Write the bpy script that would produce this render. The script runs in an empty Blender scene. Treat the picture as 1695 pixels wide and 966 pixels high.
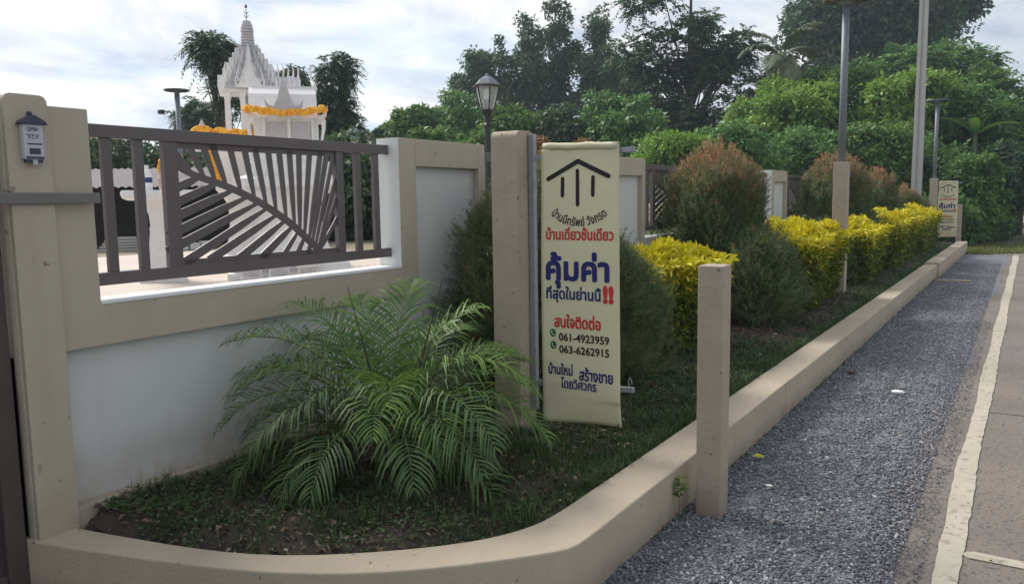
import bpy, bmesh, math, random
import numpy as np
from mathutils import Vector, Matrix
random.seed(7); RNG = np.random.default_rng(7)
S = bpy.context.scene; COL = S.collection; PI = math.pi
# ---------------- camera ----------------
cd = bpy.data.cameras.new('camera'); cam = bpy.data.objects.new('camera', cd); COL.objects.link(cam)
def cam_axes():
    f, W, H = 1330.0, 1695, 966; roll = 0.015
    Y = np.array([1700 - W/2, 318 - H/2, f]); Y /= np.linalg.norm(Y)
    p = np.array([700 - W/2, 318 + 1000*roll - H/2, f])
    n = np.cross(Y, p); n /= np.linalg.norm(n)
    if n[1] > 0: n = -n
    return np.cross(Y, n), Y, n
ax, ay, az = cam_axes()
cam.matrix_world = Matrix(((ax[0], -ax[1], -ax[2], 0), (ay[0], -ay[1], -ay[2], 0), (az[0], -az[1], -az[2], 1.6), (0, 0, 0, 1)))
cd.lens = 36*1330/1695; cd.clip_end = 2000; cd.clip_start = 0.05; S.camera = cam
# ---------------- world, sun, exposure ----------------
SUN = Vector((-0.80, 0.10, 0.75)).normalized()
wd = bpy.data.worlds.new('World'); S.world = wd; wd.use_nodes = True
nt = wd.node_tree; N = nt.nodes; L = nt.links; bg = N['Background']; bg.inputs[1].default_value = 0.10
sky = N.new('ShaderNodeTexSky'); sky.sky_type = 'NISHITA'; sky.sun_disc = False
sky.sun_elevation = math.asin(SUN.z); sky.sun_rotation = math.atan2(SUN.x, SUN.y)
tc = N.new('ShaderNodeTexCoord'); sp = N.new('ShaderNodeSeparateXYZ'); L.new(tc.outputs['Generated'], sp.inputs[0])
ad = N.new('ShaderNodeMath'); ad.operation = 'MAXIMUM'; ad.inputs[1].default_value = 0.0; L.new(sp.outputs[2], ad.inputs[0])
ad2 = N.new('ShaderNodeMath'); ad2.operation = 'ADD'; ad2.inputs[1].default_value = 0.16; L.new(ad.outputs[0], ad2.inputs[0])
dv = N.new('ShaderNodeVectorMath'); dv.operation = 'DIVIDE'; L.new(tc.outputs['Generated'], dv.inputs[0])
cb = N.new('ShaderNodeCombineXYZ')
for i in range(3): L.new(ad2.outputs[0], cb.inputs[i])
L.new(cb.outputs[0], dv.inputs[1])
def wnoise(scale, detail, loc, rough=0.55, sc=(1, 1, 1), dist=0.0, rot=0.0):
    mp = N.new('ShaderNodeMapping'); mp.inputs['Location'].default_value = loc; mp.inputs['Scale'].default_value = sc
    mp.inputs['Rotation'].default_value = (0, 0, rot)
    L.new(dv.outputs[0], mp.inputs[0]); n = N.new('ShaderNodeTexNoise'); n.inputs['Scale'].default_value = scale
    n.inputs['Detail'].default_value = detail; n.inputs['Roughness'].default_value = rough; n.inputs['Distortion'].default_value = dist
    L.new(mp.outputs[0], n.inputs[0]); return n.outputs[0]
def wramp(a, stops):
    r = N.new('ShaderNodeValToRGB'); e = r.color_ramp.elements
    while len(e) < len(stops): e.new(0.5)
    for x, (p, c) in zip(e, stops): x.position = p; x.color = (*c, 1) if len(c) == 3 else c
    L.new(a, r.inputs[0]); return r.outputs[0]
cover = wramp(wnoise(1.3, 6, (3.1, 1.7, 0.4), 0.55, (1, 1.0, 1), 0.4), [(0.34, (0.45,)*3), (0.56, (1,)*3)])
shade = wramp(wnoise(2.1, 9, (0.7, 5.6, 1.0), 0.60, (1.0, 0.8, 1), 0.35, 0.6), [(0.36, (0.56, 0.64, 0.78)), (0.45, (0.74, 0.78, 0.87)), (0.53, (0.90, 0.915, 0.95)), (0.62, (1.10, 1.09, 1.07))])
dn_ = N.new('ShaderNodeVectorMath'); dn_.operation = 'DOT_PRODUCT'; L.new(tc.outputs['Generated'], dn_.inputs[0]); dn_.inputs[1].default_value = SUN
gl_ = N.new('ShaderNodeMapRange'); gl_.inputs[1].default_value = 0.2; gl_.inputs[2].default_value = 1.0; gl_.inputs[3].default_value = 0.86; gl_.inputs[4].default_value = 1.12; L.new(dn_.outputs['Value'], gl_.inputs[0])
gm_ = N.new('ShaderNodeVectorMath'); gm_.operation = 'SCALE'; L.new(shade, gm_.inputs[0]); L.new(gl_.outputs[0], gm_.inputs['Scale']); shade = gm_.outputs[0]
br = N.new('ShaderNodeVectorMath'); br.operation = 'SCALE'; L.new(shade, br.inputs[0]); br.inputs['Scale'].default_value = 6.2
mx = N.new('ShaderNodeMix'); mx.data_type = 'RGBA'; L.new(cover, mx.inputs[0]); 
skm = N.new('ShaderNodeVectorMath'); skm.operation = 'SCALE'; L.new(sky.outputs[0], skm.inputs[0]); skm.inputs['Scale'].default_value = 0.9
L.new(skm.outputs[0], mx.inputs[6]); L.new(br.outputs[0], mx.inputs[7]); L.new(mx.outputs[2], bg.inputs[0])
sd = bpy.data.lights.new('sun', 'SUN'); so = bpy.data.objects.new('sun', sd); COL.objects.link(so)
sd.energy = 2.6; sd.angle = math.radians(22); sd.color = (1.0, 0.95, 0.87)
so.rotation_euler = SUN.to_track_quat('Z', 'Y').to_euler()
S.view_settings.view_transform = 'Standard'; S.view_settings.look = 'None'; S.view_settings.exposure = 0.76; S.view_settings.gamma = 1
S.cycles.use_denoising = True; S.cycles.adaptive_threshold = 0.02; S.cycles.max_bounces = 8; S.cycles.transparent_max_bounces = 16

# ---------------- materials ----------------
def mat(name, col, rough=0.7, col2=None, scale=8.0, amt=0.5, bump=0.0, bscale=60.0, metal=0.0, attr=None, trans=0.0, spots=None, splash=None, stretch=(1, 1, 1), spec=0.4):
    """procedural: base colour mixed with col2 by noise; optional per-face attribute 'rnd' driving a colour ramp (attr = list of colours)"""
    m = bpy.data.materials.new(name); m.use_nodes = True; t = m.node_tree; n = t.nodes; l = t.links; b = n['Principled BSDF']
    b.inputs['Roughness'].default_value = rough; b.inputs['Metallic'].default_value = metal; b.inputs['Specular IOR Level'].default_value = spec
    tcx = n.new('ShaderNodeTexCoord'); mp = n.new('ShaderNodeMapping'); mp.inputs['Scale'].default_value = stretch; l.new(tcx.outputs['Object'], mp.inputs[0])
    if col2 is None: col2 = tuple(c*0.8 for c in col)
    nz = n.new('ShaderNodeTexNoise'); nz.inputs['Scale'].default_value = scale; nz.inputs['Detail'].default_value = 6; nz.inputs['Roughness'].default_value = 0.6
    l.new(mp.outputs[0], nz.inputs[0])
    rp = n.new('ShaderNodeMapRange'); rp.inputs[1].default_value = 0.5 - amt*0.5; rp.inputs[2].default_value = 0.5 + amt*0.5; l.new(nz.outputs[0], rp.inputs[0])
    mix = n.new('ShaderNodeMix'); mix.data_type = 'RGBA'; l.new(rp.outputs[0], mix.inputs[0])
    mix.inputs[6].default_value = (*col, 1); mix.inputs[7].default_value = (*col2, 1); out = mix.outputs[2]
    if attr:
        at = n.new('ShaderNodeAttribute'); at.attribute_name = 'rnd'; r = n.new('ShaderNodeValToRGB'); e = r.color_ramp.elements
        while len(e) < len(attr): e.new(0.5)
        for i, c in enumerate(attr): e[i].position = i/(len(attr)-1); e[i].color = (*c, 1)
        l.new(at.outputs['Fac'], r.inputs[0]); m2 = n.new('ShaderNodeMix'); m2.data_type = 'RGBA'; m2.inputs[0].default_value = 0.75
        l.new(out, m2.inputs[6]); l.new(r.outputs[0], m2.inputs[7]); out = m2.outputs[2]
    if spots:
        sc_, th, sc_col, soft = spots
        v = n.new('ShaderNodeTexNoise'); v.inputs['Scale'].default_value = sc_; v.inputs['Detail'].default_value = 5; l.new(tcx.outputs['Object'], v.inputs[0])
        q = n.new('ShaderNodeMapRange'); q.inputs[1].default_value = th; q.inputs[2].default_value = th + soft; l.new(v.outputs[0], q.inputs[0])
        m3 = n.new('ShaderNodeMix'); m3.data_type = 'RGBA'; l.new(q.outputs[0], m3.inputs[0]); l.new(out, m3.inputs[6]); m3.inputs[7].default_value = (*sc_col, 1); out = m3.outputs[2]
    if splash:   # rain splashed dirt: noise thresholded by height above the soil
        z0_, z1_, dc, am = splash
        sz = n.new('ShaderNodeSeparateXYZ'); l.new(tcx.outputs['Object'], sz.inputs[0]); q1 = n.new('ShaderNodeMapRange'); q1.inputs[1].default_value = z1_; q1.inputs[2].default_value = z0_; l.new(sz.outputs[2], q1.inputs[0])
        ns_ = n.new('ShaderNodeTexNoise'); ns_.inputs['Scale'].default_value = 9; ns_.inputs['Detail'].default_value = 7; l.new(tcx.outputs['Object'], ns_.inputs[0])
        mu = n.new('ShaderNodeMath'); mu.operation = 'MULTIPLY'; l.new(q1.outputs[0], mu.inputs[0]); l.new(ns_.outputs[0], mu.inputs[1]); m2_ = n.new('ShaderNodeMath'); m2_.operation = 'MULTIPLY'; m2_.inputs[1].default_value = am; m2_.use_clamp = True; l.new(mu.outputs[0], m2_.inputs[0])
        m4 = n.new('ShaderNodeMix'); m4.data_type = 'RGBA'; l.new(m2_.outputs[0], m4.inputs[0]); l.new(out, m4.inputs[6]); m4.inputs[7].default_value = (*dc, 1); out = m4.outputs[2]
        # faint vertical rain streaks
        sm_ = n.new('ShaderNodeMapping'); sm_.inputs['Scale'].default_value = (14, 14, 0.7); l.new(tcx.outputs['Object'], sm_.inputs[0]); sn = n.new('ShaderNodeTexNoise'); sn.inputs['Scale'].default_value = 1.0; sn.inputs['Detail'].default_value = 5; l.new(sm_.outputs[0], sn.inputs[0])
        sr = n.new('ShaderNodeMapRange'); sr.inputs[1].default_value = 0.52; sr.inputs[2].default_value = 0.80; sr.inputs[4].default_value = 0.10; l.new(sn.outputs[0], sr.inputs[0]); m5 = n.new('ShaderNodeMix'); m5.data_type = 'RGBA'; l.new(sr.outputs[0], m5.inputs[0]); l.new(out, m5.inputs[6]); m5.inputs[7].default_value = (*dc, 1); out = m5.outputs[2]
    l.new(out, b.inputs['Base Color'])
    if bump:
        n2 = n.new('ShaderNodeTexNoise'); n2.inputs['Scale'].default_value = bscale; n2.inputs['Detail'].default_value = 6; l.new(mp.outputs[0], n2.inputs[0])
        bp = n.new('ShaderNodeBump'); bp.inputs['Strength'].default_value = bump; bp.inputs['Distance'].default_value = 0.01; l.new(n2.outputs[0], bp.inputs['Height']); l.new(bp.outputs[0], b.inputs['Normal'])
    if trans:
        tr = n.new('ShaderNodeBsdfTranslucent'); l.new(out, tr.inputs[0]); ms = n.new('ShaderNodeMixShader'); ms.inputs[0].default_value = trans
        l.new(b.outputs[0], ms.inputs[1]); l.new(tr.outputs[0], ms.inputs[2]); l.new(ms.outputs[0], n['Material Output'].inputs[0])
    return m
M = {}
M['render'] = mat('beige_render', (0.48, 0.425, 0.335), 0.85, (0.43, 0.38, 0.30), 3.0, 0.5, 0.25, 90, splash=(0.2, 0.5, (0.20, 0.15, 0.11), 0.8), spots=(14, 0.68, (0.24, 0.19, 0.15), 0.05))
M['kerb'] = mat('kerb_render', (0.50, 0.425, 0.32), 0.9, (0.39, 0.33, 0.25), 2.4, 0.6, 0.4, 70, splash=(-0.02, 0.13, (0.19, 0.155, 0.12), 1.3), spots=(22, 0.70, (0.22, 0.17, 0.12), 0.03))
M['post'] = mat('post_paint', (0.42, 0.355, 0.275), 0.85, (0.35, 0.295, 0.23), 7, 0.5, 0.35, 40, splash=(0.0, 0.25, (0.20, 0.16, 0.12), 1.3), spots=(26, 0.68, (0.17, 0.11, 0.08), 0.03))
M['white'] = mat('white_plaster', (0.78, 0.79, 0.78), 0.8, (0.68, 0.70, 0.69), 2.5, 0.6, 0.15, 60)
M['panel'] = mat('panel_plaster', (0.66, 0.67, 0.64), 0.85, (0.55, 0.57, 0.56), 1.6, 0.7, 0.25, 60, splash=(0.30, 0.62, (0.33, 0.27, 0.19), 1.2))
M['steel'] = mat('taupe_steel', (0.135, 0.115, 0.115), 0.45, (0.115, 0.098, 0.098), 10, 0.5, 0.05, 200)
M['gate'] = mat('gate_steel', (0.085, 0.065, 0.06), 0.5, (0.065, 0.05, 0.045), 5, 0.5, 0.05, 100)
M['galv'] = mat('galvanised_steel', (0.36, 0.37, 0.40), 0.45, (0.25, 0.26, 0.29), 30, 0.5, 0.05, 100, metal=0.5)
M['polegrey'] = mat('grey_pole_paint', (0.20, 0.22, 0.25), 0.5, (0.16, 0.18, 0.21), 20, 0.5)
M['black'] = mat('black_metal', (0.018, 0.018, 0.02), 0.4, (0.03, 0.03, 0.032), 20, 0.5)
M['concrete'] = mat('pole_concrete', (0.50, 0.49, 0.46), 0.85, (0.40, 0.39, 0.37), 6, 0.6, 0.2, 80)
M['stone'] = mat('shrine_stone', (0.80, 0.79, 0.775), 0.7, (0.66, 0.65, 0.64), 12, 0.6, 0.3, 90)
M['stone_grey'] = mat('shrine_grey', (0.58, 0.575, 0.585), 0.75, (0.40, 0.395, 0.41), 22, 0.6, 0.5, 70)
M['marigold'] = mat('marigold', (0.85, 0.40, 0.03), 0.7, (0.9, 0.52, 0.06), 30, 0.6, attr=[(0.80, 0.28, 0.02), (0.9, 0.5, 0.06)])
M['tile'] = mat('yard_concrete', (0.56, 0.49, 0.43), 0.8, (0.46, 0.40, 0.35), 1.5, 0.6, 0.2, 40)
M['yard'] = mat('yard_earth', (0.30, 0.24, 0.18), 0.95, (0.16, 0.15, 0.08), 0.35, 0.5, 0.8, 12)
M['soil'] = mat('bed_soil', (0.08, 0.06, 0.046), 0.95, (0.04, 0.032, 0.026), 5, 0.5, 1.0, 45, spots=(9, 0.62, (0.11, 0.066, 0.045), 0.1))
M['ground'] = mat('open_ground', (0.10, 0.10, 0.045), 0.95, (0.06, 0.07, 0.03), 0.5, 0.5, 0.8, 10)
M['gravelbed'] = mat('gravel_bed', (0.12, 0.125, 0.145), 0.9, (0.20, 0.205, 0.23), 48, 0.25, 1.0, 60, spots=(75, 0.66, (0.36, 0.37, 0.39), 0.04))
M['gravel'] = mat('gravel_stone', (0.15, 0.155, 0.185), 0.8, (0.11, 0.115, 0.145), 20, 0.6, attr=[(0.07, 0.073, 0.088), (0.14, 0.145, 0.163), (0.185, 0.192, 0.212), (0.23, 0.237, 0.258), (0.33, 0.335, 0.35), (0.58, 0.59, 0.59)])
M['road'] = mat('road_concrete', (0.215, 0.185, 0.16), 0.9, (0.15, 0.13, 0.115), 1.1, 0.5, 1.0, 70, spots=(42, 0.55, (0.10, 0.088, 0.08), 0.12), stretch=(1, 1, 1))
M['paint'] = mat('road_paint', (0.46, 0.425, 0.34), 0.85, (0.36, 0.33, 0.26), 4, 0.6, 0.4, 80, spots=(19, 0.54, (0.24, 0.21, 0.175), 0.16))
M['bark'] = mat('bark', (0.13, 0.105, 0.08), 0.95, (0.06, 0.05, 0.04), 5, 0.6, 0.8, 20)
M['palebark'] = mat('pale_bark', (0.24, 0.21, 0.18), 0.95, (0.13, 0.11, 0.10), 5, 0.6, 0.6, 20)
def leafmat(name, a, rough=0.55, trans=0.3): return mat(name, a[len(a)//2], rough, tuple(c*0.7 for c in a[len(a)//2]), 0.9, 0.5, attr=a, trans=trans)
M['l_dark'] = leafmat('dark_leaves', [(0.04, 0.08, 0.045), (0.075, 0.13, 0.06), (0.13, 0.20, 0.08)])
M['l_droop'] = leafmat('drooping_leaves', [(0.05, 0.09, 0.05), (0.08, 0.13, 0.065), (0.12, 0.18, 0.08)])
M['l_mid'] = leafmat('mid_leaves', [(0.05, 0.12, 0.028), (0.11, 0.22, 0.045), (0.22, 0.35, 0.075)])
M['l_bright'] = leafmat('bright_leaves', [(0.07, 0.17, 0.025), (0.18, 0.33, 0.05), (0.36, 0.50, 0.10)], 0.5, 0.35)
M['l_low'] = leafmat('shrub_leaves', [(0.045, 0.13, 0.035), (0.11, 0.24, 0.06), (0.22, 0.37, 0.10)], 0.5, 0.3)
M['l_brown'] = leafmat('dry_leaves', [(0.20, 0.10, 0.04), (0.32, 0.18, 0.07), (0.16, 0.14, 0.05)])
M['needle'] = leafmat('needles', [(0.055, 0.10, 0.045), (0.10, 0.16, 0.07), (0.16, 0.22, 0.09), (0.33, 0.23, 0.11), (0.68, 0.28, 0.18)], 0.6, 0.3)
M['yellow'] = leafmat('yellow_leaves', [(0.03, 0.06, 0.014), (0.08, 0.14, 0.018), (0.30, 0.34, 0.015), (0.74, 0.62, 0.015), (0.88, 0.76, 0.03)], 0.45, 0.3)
M['palm_old'] = leafmat('old_frond', [(0.045, 0.09, 0.034), (0.08, 0.145, 0.045), (0.15, 0.22, 0.065)], 0.5, 0.25, )
M['palm_new'] = leafmat('new_frond', [(0.07, 0.15, 0.03), (0.12, 0.23, 0.045), (0.26, 0.38, 0.07)], 0.45, 0.35)
M['palm_far'] = leafmat('coconut_frond', [(0.09, 0.12, 0.06), (0.15, 0.19, 0.10), (0.25, 0.27, 0.16)], 0.4, 0.2)
M['frond_stem'] = mat('frond_stem', (0.13, 0.19, 0.06), 0.5, (0.10, 0.12, 0.05), 10)
M['spear'] = mat('dry_spear', (0.055, 0.045, 0.035), 0.7)
M['grass'] = leafmat('grass_blades', [(0.03, 0.06, 0.025), (0.05, 0.10, 0.035), (0.09, 0.15, 0.05), (0.17, 0.16, 0.07)], 0.6, 0.25)
M['grass_dry'] = leafmat('verge_grass', [(0.10, 0.14, 0.035), (0.18, 0.20, 0.06), (0.28, 0.25, 0.10)], 0.7, 0.25)
M['litter'] = mat('leaf_litter', (0.13, 0.085, 0.05), 0.9, (0.07, 0.045, 0.03), 20, attr=[(0.07, 0.048, 0.034), (0.14, 0.09, 0.06), (0.26, 0.19, 0.13), (0.42, 0.36, 0.29)])
M['cloth'] = mat('banner_cloth', (0.80, 0.77, 0.54), 0.75, (0.74, 0.71, 0.50), 3, 0.5, 0.8, 4, trans=0.25)
M['ink_black'] = mat('ink_black', (0.018, 0.013, 0.015), 0.7)
M['ink_red'] = mat('ink_red', (0.62, 0.035, 0.03), 0.7)
M['ink_blue'] = mat('ink_blue', (0.018, 0.022, 0.16), 0.7)
M['ink_green'] = mat('ink_green', (0.01, 0.13, 0.06), 0.7)
M['navy'] = mat('navy_metal', (0.05, 0.055, 0.10), 0.5)
M['boxwhite'] = mat('box_white', (0.50, 0.51, 0.56), 0.5, (0.46, 0.47, 0.52))
M['roofsheet'] = mat('roof_sheet', (0.34, 0.31, 0.31), 0.6, (0.24, 0.21, 0.20), 2.5, 0.6, metal=0.2)
M['darkwall'] = mat('shed_dark', (0.035, 0.035, 0.035), 0.9, (0.06, 0.055, 0.05), 4)
M['blue'] = mat('blue_plastic', (0.02, 0.05, 0.16), 0.4)
M['pink'] = mat('pink_ceramic', (0.62, 0.42, 0.38), 0.4)
M['rust'] = mat('rusty', (0.22, 0.13, 0.08), 0.8)
def glass():
    m = bpy.data.materials.new('lantern_glass'); m.use_nodes = True; b = m.node_tree.nodes['Principled BSDF']
    b.inputs['Base Color'].default_value = (0.85, 0.88, 0.88, 1); b.inputs['Roughness'].default_value = 0.15; b.inputs['Transmission Weight'].default_value = 0.75; b.inputs['IOR'].default_value = 1.1
    return m
M['glass'] = glass()

# ---------------- mesh helpers ----------------
def link(name, me, m=None, parent=None, smooth=False):
    o = bpy.data.objects.new(name, me); COL.objects.link(o)
    if m is not None: me.materials.append(m)
    if smooth:
        me.polygons.foreach_set('use_smooth', [True]*len(me.polygons))
    if parent: o.parent = parent
    return o
def tag(o, label=None, cat=None, group=None, kind=None):
    if label: o['label'] = label
    if cat: o['category'] = cat
    if group: o['group'] = group
    if kind: o['kind'] = kind
    return o
def thing(name, label, cat, loc=(0, 0, 0), rz=0, group=None):
    o = bpy.data.objects.new(name, None); COL.objects.link(o); o.location = loc; o.rotation_euler = (0, 0, rz); o.empty_display_size = 0.1
    return tag(o, label, cat, group)
def dup(src, loc=None, rz=None, label=None):
    def cp(o, par):
        c = o.copy(); COL.objects.link(c); c.parent = par
        if par is not None: c.matrix_parent_inverse = o.matrix_parent_inverse.copy()
        for ch in list(kids.get(o, [])): cp(ch, c)
        return c
    kids = {}
    for o in list(COL.objects):
        if o.parent: kids.setdefault(o.parent, []).append(o)
    r = cp(src, None)
    if loc is not None: r.location = loc
    if rz is not None: r.rotation_euler = (0, 0, rz)
    if label: r['label'] = label
    return r
class MB:
    def __init__(s): s.v = []; s.f = []
    def add(s, v, f):
        n = len(s.v); s.v += [tuple(p) for p in v]; s.f += [tuple(i+n for i in q) for q in f]; return s
    def box(s, x0, x1, y0, y1, z0, z1):
        return s.add([(x, y, z) for z in (z0, z1) for y in (y0, y1) for x in (x0, x1)], [(0, 2, 3, 1), (4, 5, 7, 6), (0, 1, 5, 4), (2, 6, 7, 3), (0, 4, 6, 2), (1, 3, 7, 5)])
    def tube(s, pts, rad, n=8, caps=True):
        pts = [Vector(p) for p in pts]; rad = rad if isinstance(rad, (list, tuple)) else [rad]*len(pts)
        vs = []; u = None
        for i, p in enumerate(pts):
            d = (pts[min(i+1, len(pts)-1)] - pts[max(i-1, 0)]).normalized()
            if u is None: u = d.cross(Vector((0, 0, 1)) if abs(d.z) < 0.9 else Vector((1, 0, 0))).normalized()
            else: u = (u - d*u.dot(d)).normalized()
            w = d.cross(u)
            for k in range(n):
                a = 2*PI*k/n; vs.append(p + (u*math.cos(a) + w*math.sin(a))*rad[i])
        fs = [(i*n+k, i*n+(k+1) % n, (i+1)*n+(k+1) % n, (i+1)*n+k) for i in range(len(pts)-1) for k in range(n)]
        if caps: fs += [tuple(range(n-1, -1, -1)), tuple((len(pts)-1)*n+k for k in range(n))]
        return s.add(vs, fs)
    def lathe(s, prof, c=(0, 0, 0), n=16, sq=False, rot=0.0):
        """prof list of (r,z); n=4 with rot=pi/4 gives square tiers (r is half-width)"""
        vs = []
        k_ = 1/math.cos(PI/n) if sq else 1
        for r, z in prof:
            for k in range(n):
                a = 2*PI*k/n + rot; vs.append((c[0]+r*k_*math.cos(a), c[1]+r*k_*math.sin(a), c[2]+z))
        m = len(prof); fs = [(i*n+k, i*n+(k+1) % n, (i+1)*n+(k+1) % n, (i+1)*n+k) for i in range(m-1) for k in range(n)]
        fs += [tuple(range(n-1, -1, -1)), tuple((m-1)*n+k for k in range(n))]
        return s.add(vs, fs)
    def prism(s, poly, axis, a, b):
        """poly of 2D points extruded along axis ('x': (y,z), 'y': (x,z), 'z': (x,y)) from a to b"""
        def P(q, t): return {'x': (t, q[0], q[1]), 'y': (q[0], t, q[1]), 'z': (q[0], q[1], t)}[axis]
        n = len(poly); return s.add([P(q, a) for q in poly] + [P(q, b) for q in poly], [tuple(range(n))[::-1], tuple(range(n, 2*n))] + [(i, (i+1) % n, (i+1) % n+n, i+n) for i in range(n)])
    def build(s, name, m=None, parent=None, bevel=0.0, smooth=False, loc=None):
        me = bpy.data.meshes.new(name); me.from_pydata(s.v, [], s.f); me.update()
        b = bmesh.new(); b.from_mesh(me)
        bmesh.ops.recalc_face_normals(b, faces=b.faces)
        if bevel: bmesh.ops.bevel(b, geom=list(b.edges), offset=bevel, segments=2, affect='EDGES', profile=0.5)
        b.to_mesh(me); b.free()
        o = link(name, me, m, parent, smooth)
        if loc: o.location = loc
        return o
def np_mesh(name, V, F, m, parent=None, rnd=None, k=4):
    """V (n,3), F (f,k) numpy faces of equal size; rnd per face"""
    me = bpy.data.meshes.new(name); V = np.ascontiguousarray(V, dtype=np.float32); F = np.ascontiguousarray(F, dtype=np.int32); nf = len(F)
    me.vertices.add(len(V)); me.vertices.foreach_set('co', V.ravel()); me.loops.add(nf*k); me.loops.foreach_set('vertex_index', F.ravel())
    me.polygons.add(nf); me.polygons.foreach_set('loop_start', np.arange(nf, dtype=np.int32)*k)
    me.update(calc_edges=True)
    if rnd is not None:
        a = me.attributes.new('rnd', 'FLOAT', 'FACE'); a.data.foreach_set('value', np.ascontiguousarray(np.clip(rnd, 0, 1), dtype=np.float32))
    return link(name, me, m, parent)
def unit(a): return a/np.maximum(np.linalg.norm(a, axis=-1, keepdims=True), 1e-9)
def leaf_quads(P, D, Nn, Ln, Wd, fold=0.15):
    """rhombic folded leaves: base P, direction D, approx normal Nn"""
    D = unit(D); Sd = unit(np.cross(D, Nn)); Nn = np.cross(Sd, D); Ln = Ln[:, None]; Wd = Wd[:, None]
    mid = P + D*Ln*0.45; V = np.stack([P, mid+Sd*Wd*0.5+Nn*Wd*fold, P+D*Ln-Nn*Ln*0.12, mid-Sd*Wd*0.5+Nn*Wd*fold], 1)
    n = len(P); return V.reshape(-1, 3), np.arange(n*4).reshape(n, 4)
def leaf_hex(P, D, Nn, Ln, Wd, curl=0.15):
    D = unit(D); Sd = unit(np.cross(D, Nn)); Nn = np.cross(Sd, D); Ln = Ln[:, None]; Wd = Wd[:, None]
    a = P + D*Ln*0.3 + Nn*Ln*0.05; b = P + D*Ln*0.68 - Nn*Ln*0.02
    V = np.stack([P, a+Sd*Wd*0.48+Nn*Wd*curl, b+Sd*Wd*0.40+Nn*Wd*curl, P+D*Ln-Nn*Ln*curl, b-Sd*Wd*0.40+Nn*Wd*curl, a-Sd*Wd*0.48+Nn*Wd*curl], 1)
    n = len(P); i = np.arange(n)[:, None]*6
    F = np.concatenate([i+np.array([[0, 1, 2, 3]]), i+np.array([[0, 3, 4, 5]])]); return V.reshape(-1, 3), F
def sph(n):
    v = RNG.normal(size=(n, 3)); return unit(v)

# ---------------- ground, yard, road ----------------
def sheet(name, x0, x1, y0, y1, z, m, nx=1, ny=1, amp=0.0):
    xs = np.linspace(x0, x1, nx+1); ys = np.linspace(y0, y1, ny+1); X_, Y_ = np.meshgrid(xs, ys)
    Z_ = np.full_like(X_, z) + (RNG.normal(size=X_.shape)*amp if amp else 0)
    V = np.stack([X_.ravel(), Y_.ravel(), Z_.ravel()], 1); i = np.arange((nx+1)*(ny+1)).reshape(ny+1, nx+1)
    F = np.stack([i[:-1, :-1].ravel(), i[:-1, 1:].ravel(), i[1:, 1:].ravel(), i[1:, :-1].ravel()], 1)
    return tag(np_mesh(name, V, F, m), kind='structure')
sheet('ground', -200, 80, -60, 240, -0.06, M['ground'])
sheet('yard_ground', -190, -3.54, -30, 230, 0.985, M['yard'])
MB().box(-9.2, -3.531, -2, 7.4, 0.9, 1.0).build('yard_floor', M['tile'])['kind'] = 'structure'
def road_edge(y): return -0.72 + 0.03*math.sin(y*1.3)
pts = [(road_edge(y), y) for y in np.arange(-4, 24.6, 0.5)] + [(-0.3, 25.0), (1.0, 25.4), (9, 26.6), (9, -4)]
o = MB().prism(pts, 'z', -0.16, -0.006).build('road', M['road']); tag(o, kind='structure')
sheet('far_road', -1.4, 30, 52, 66, -0.03, M['concrete'])
sheet('gravel_strip', -1.44, -0.60, -3, 24.2, 0.0, M['gravelbed'], 12, 220, 0.0015)
# feathered gravel edge
ys = np.arange(-3, 24.2, 0.06); e = -0.42 + 0.05*np.sin(ys*0.9) + np.cumsum(RNG.normal(size=len(ys))*0.01)*0.3 + RNG.normal(size=len(ys))*0.015
V = np.concatenate([np.stack([np.full_like(ys, -0.62), ys, np.full_like(ys, 0.002)], 1), np.stack([e, ys, np.full_like(ys, -0.004)], 1)]); n = len(ys)
tag(np_mesh('gravel_edge', V, np.stack([np.arange(n-1), np.arange(n-1)+n, np.arange(n-1)+n+1, np.arange(n-1)+1], 1), M['gravelbed']), kind='structure')
# painted edge line with ragged sides, then the cross mark
ys = np.concatenate([np.arange(-1, 24.4, 0.09)]); n = len(ys)
xl = -0.278 + 0.0025*ys + 0.008*np.sin(ys*2.1) + RNG.normal(size=n)*0.003; xr = -0.184 + 0.0038*ys + 0.007*np.sin(ys*1.7+1) + RNG.normal(size=n)*0.003
V = np.concatenate([np.stack([xl, ys, np.full(n, -0.001)], 1), np.stack([xr, ys, np.full(n, -0.001)], 1)])
tag(np_mesh('road_line', V, np.stack([np.arange(n-1), np.arange(n-1)+n, np.arange(n-1)+n+1, np.arange(n-1)+1], 1), M['paint']), kind='structure')
MB().prism([(-0.14, 3.94), (-0.165, 3.965), (-0.155, 4.0), (-0.12, 4.02), (0.6, 4.0), (1.4, 4.01), (1.4, 3.93), (0.5, 3.935)], 'z', -0.004, 0.0).build('road_cross_mark', M['paint'])['kind'] = 'structure'
# expansion joints in the road
for y in (6.75, 12.6, 18.4):
    mb = MB(); xs = np.arange(-0.66, 8, 0.15)
    for a, b in zip(xs[:-1], xs[1:]):
        j = 0.006*math.sin(a*9+y); mb.add([(a, y+j, -0.0035), (b, y+j*0.7, -0.0035), (b, y+0.011+j, -0.0035), (a, y+0.011+j, -0.0035)], [(0, 1, 2, 3)])
    mb.build('road_joint', M['darkwall'])['kind'] = 'structure'
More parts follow.
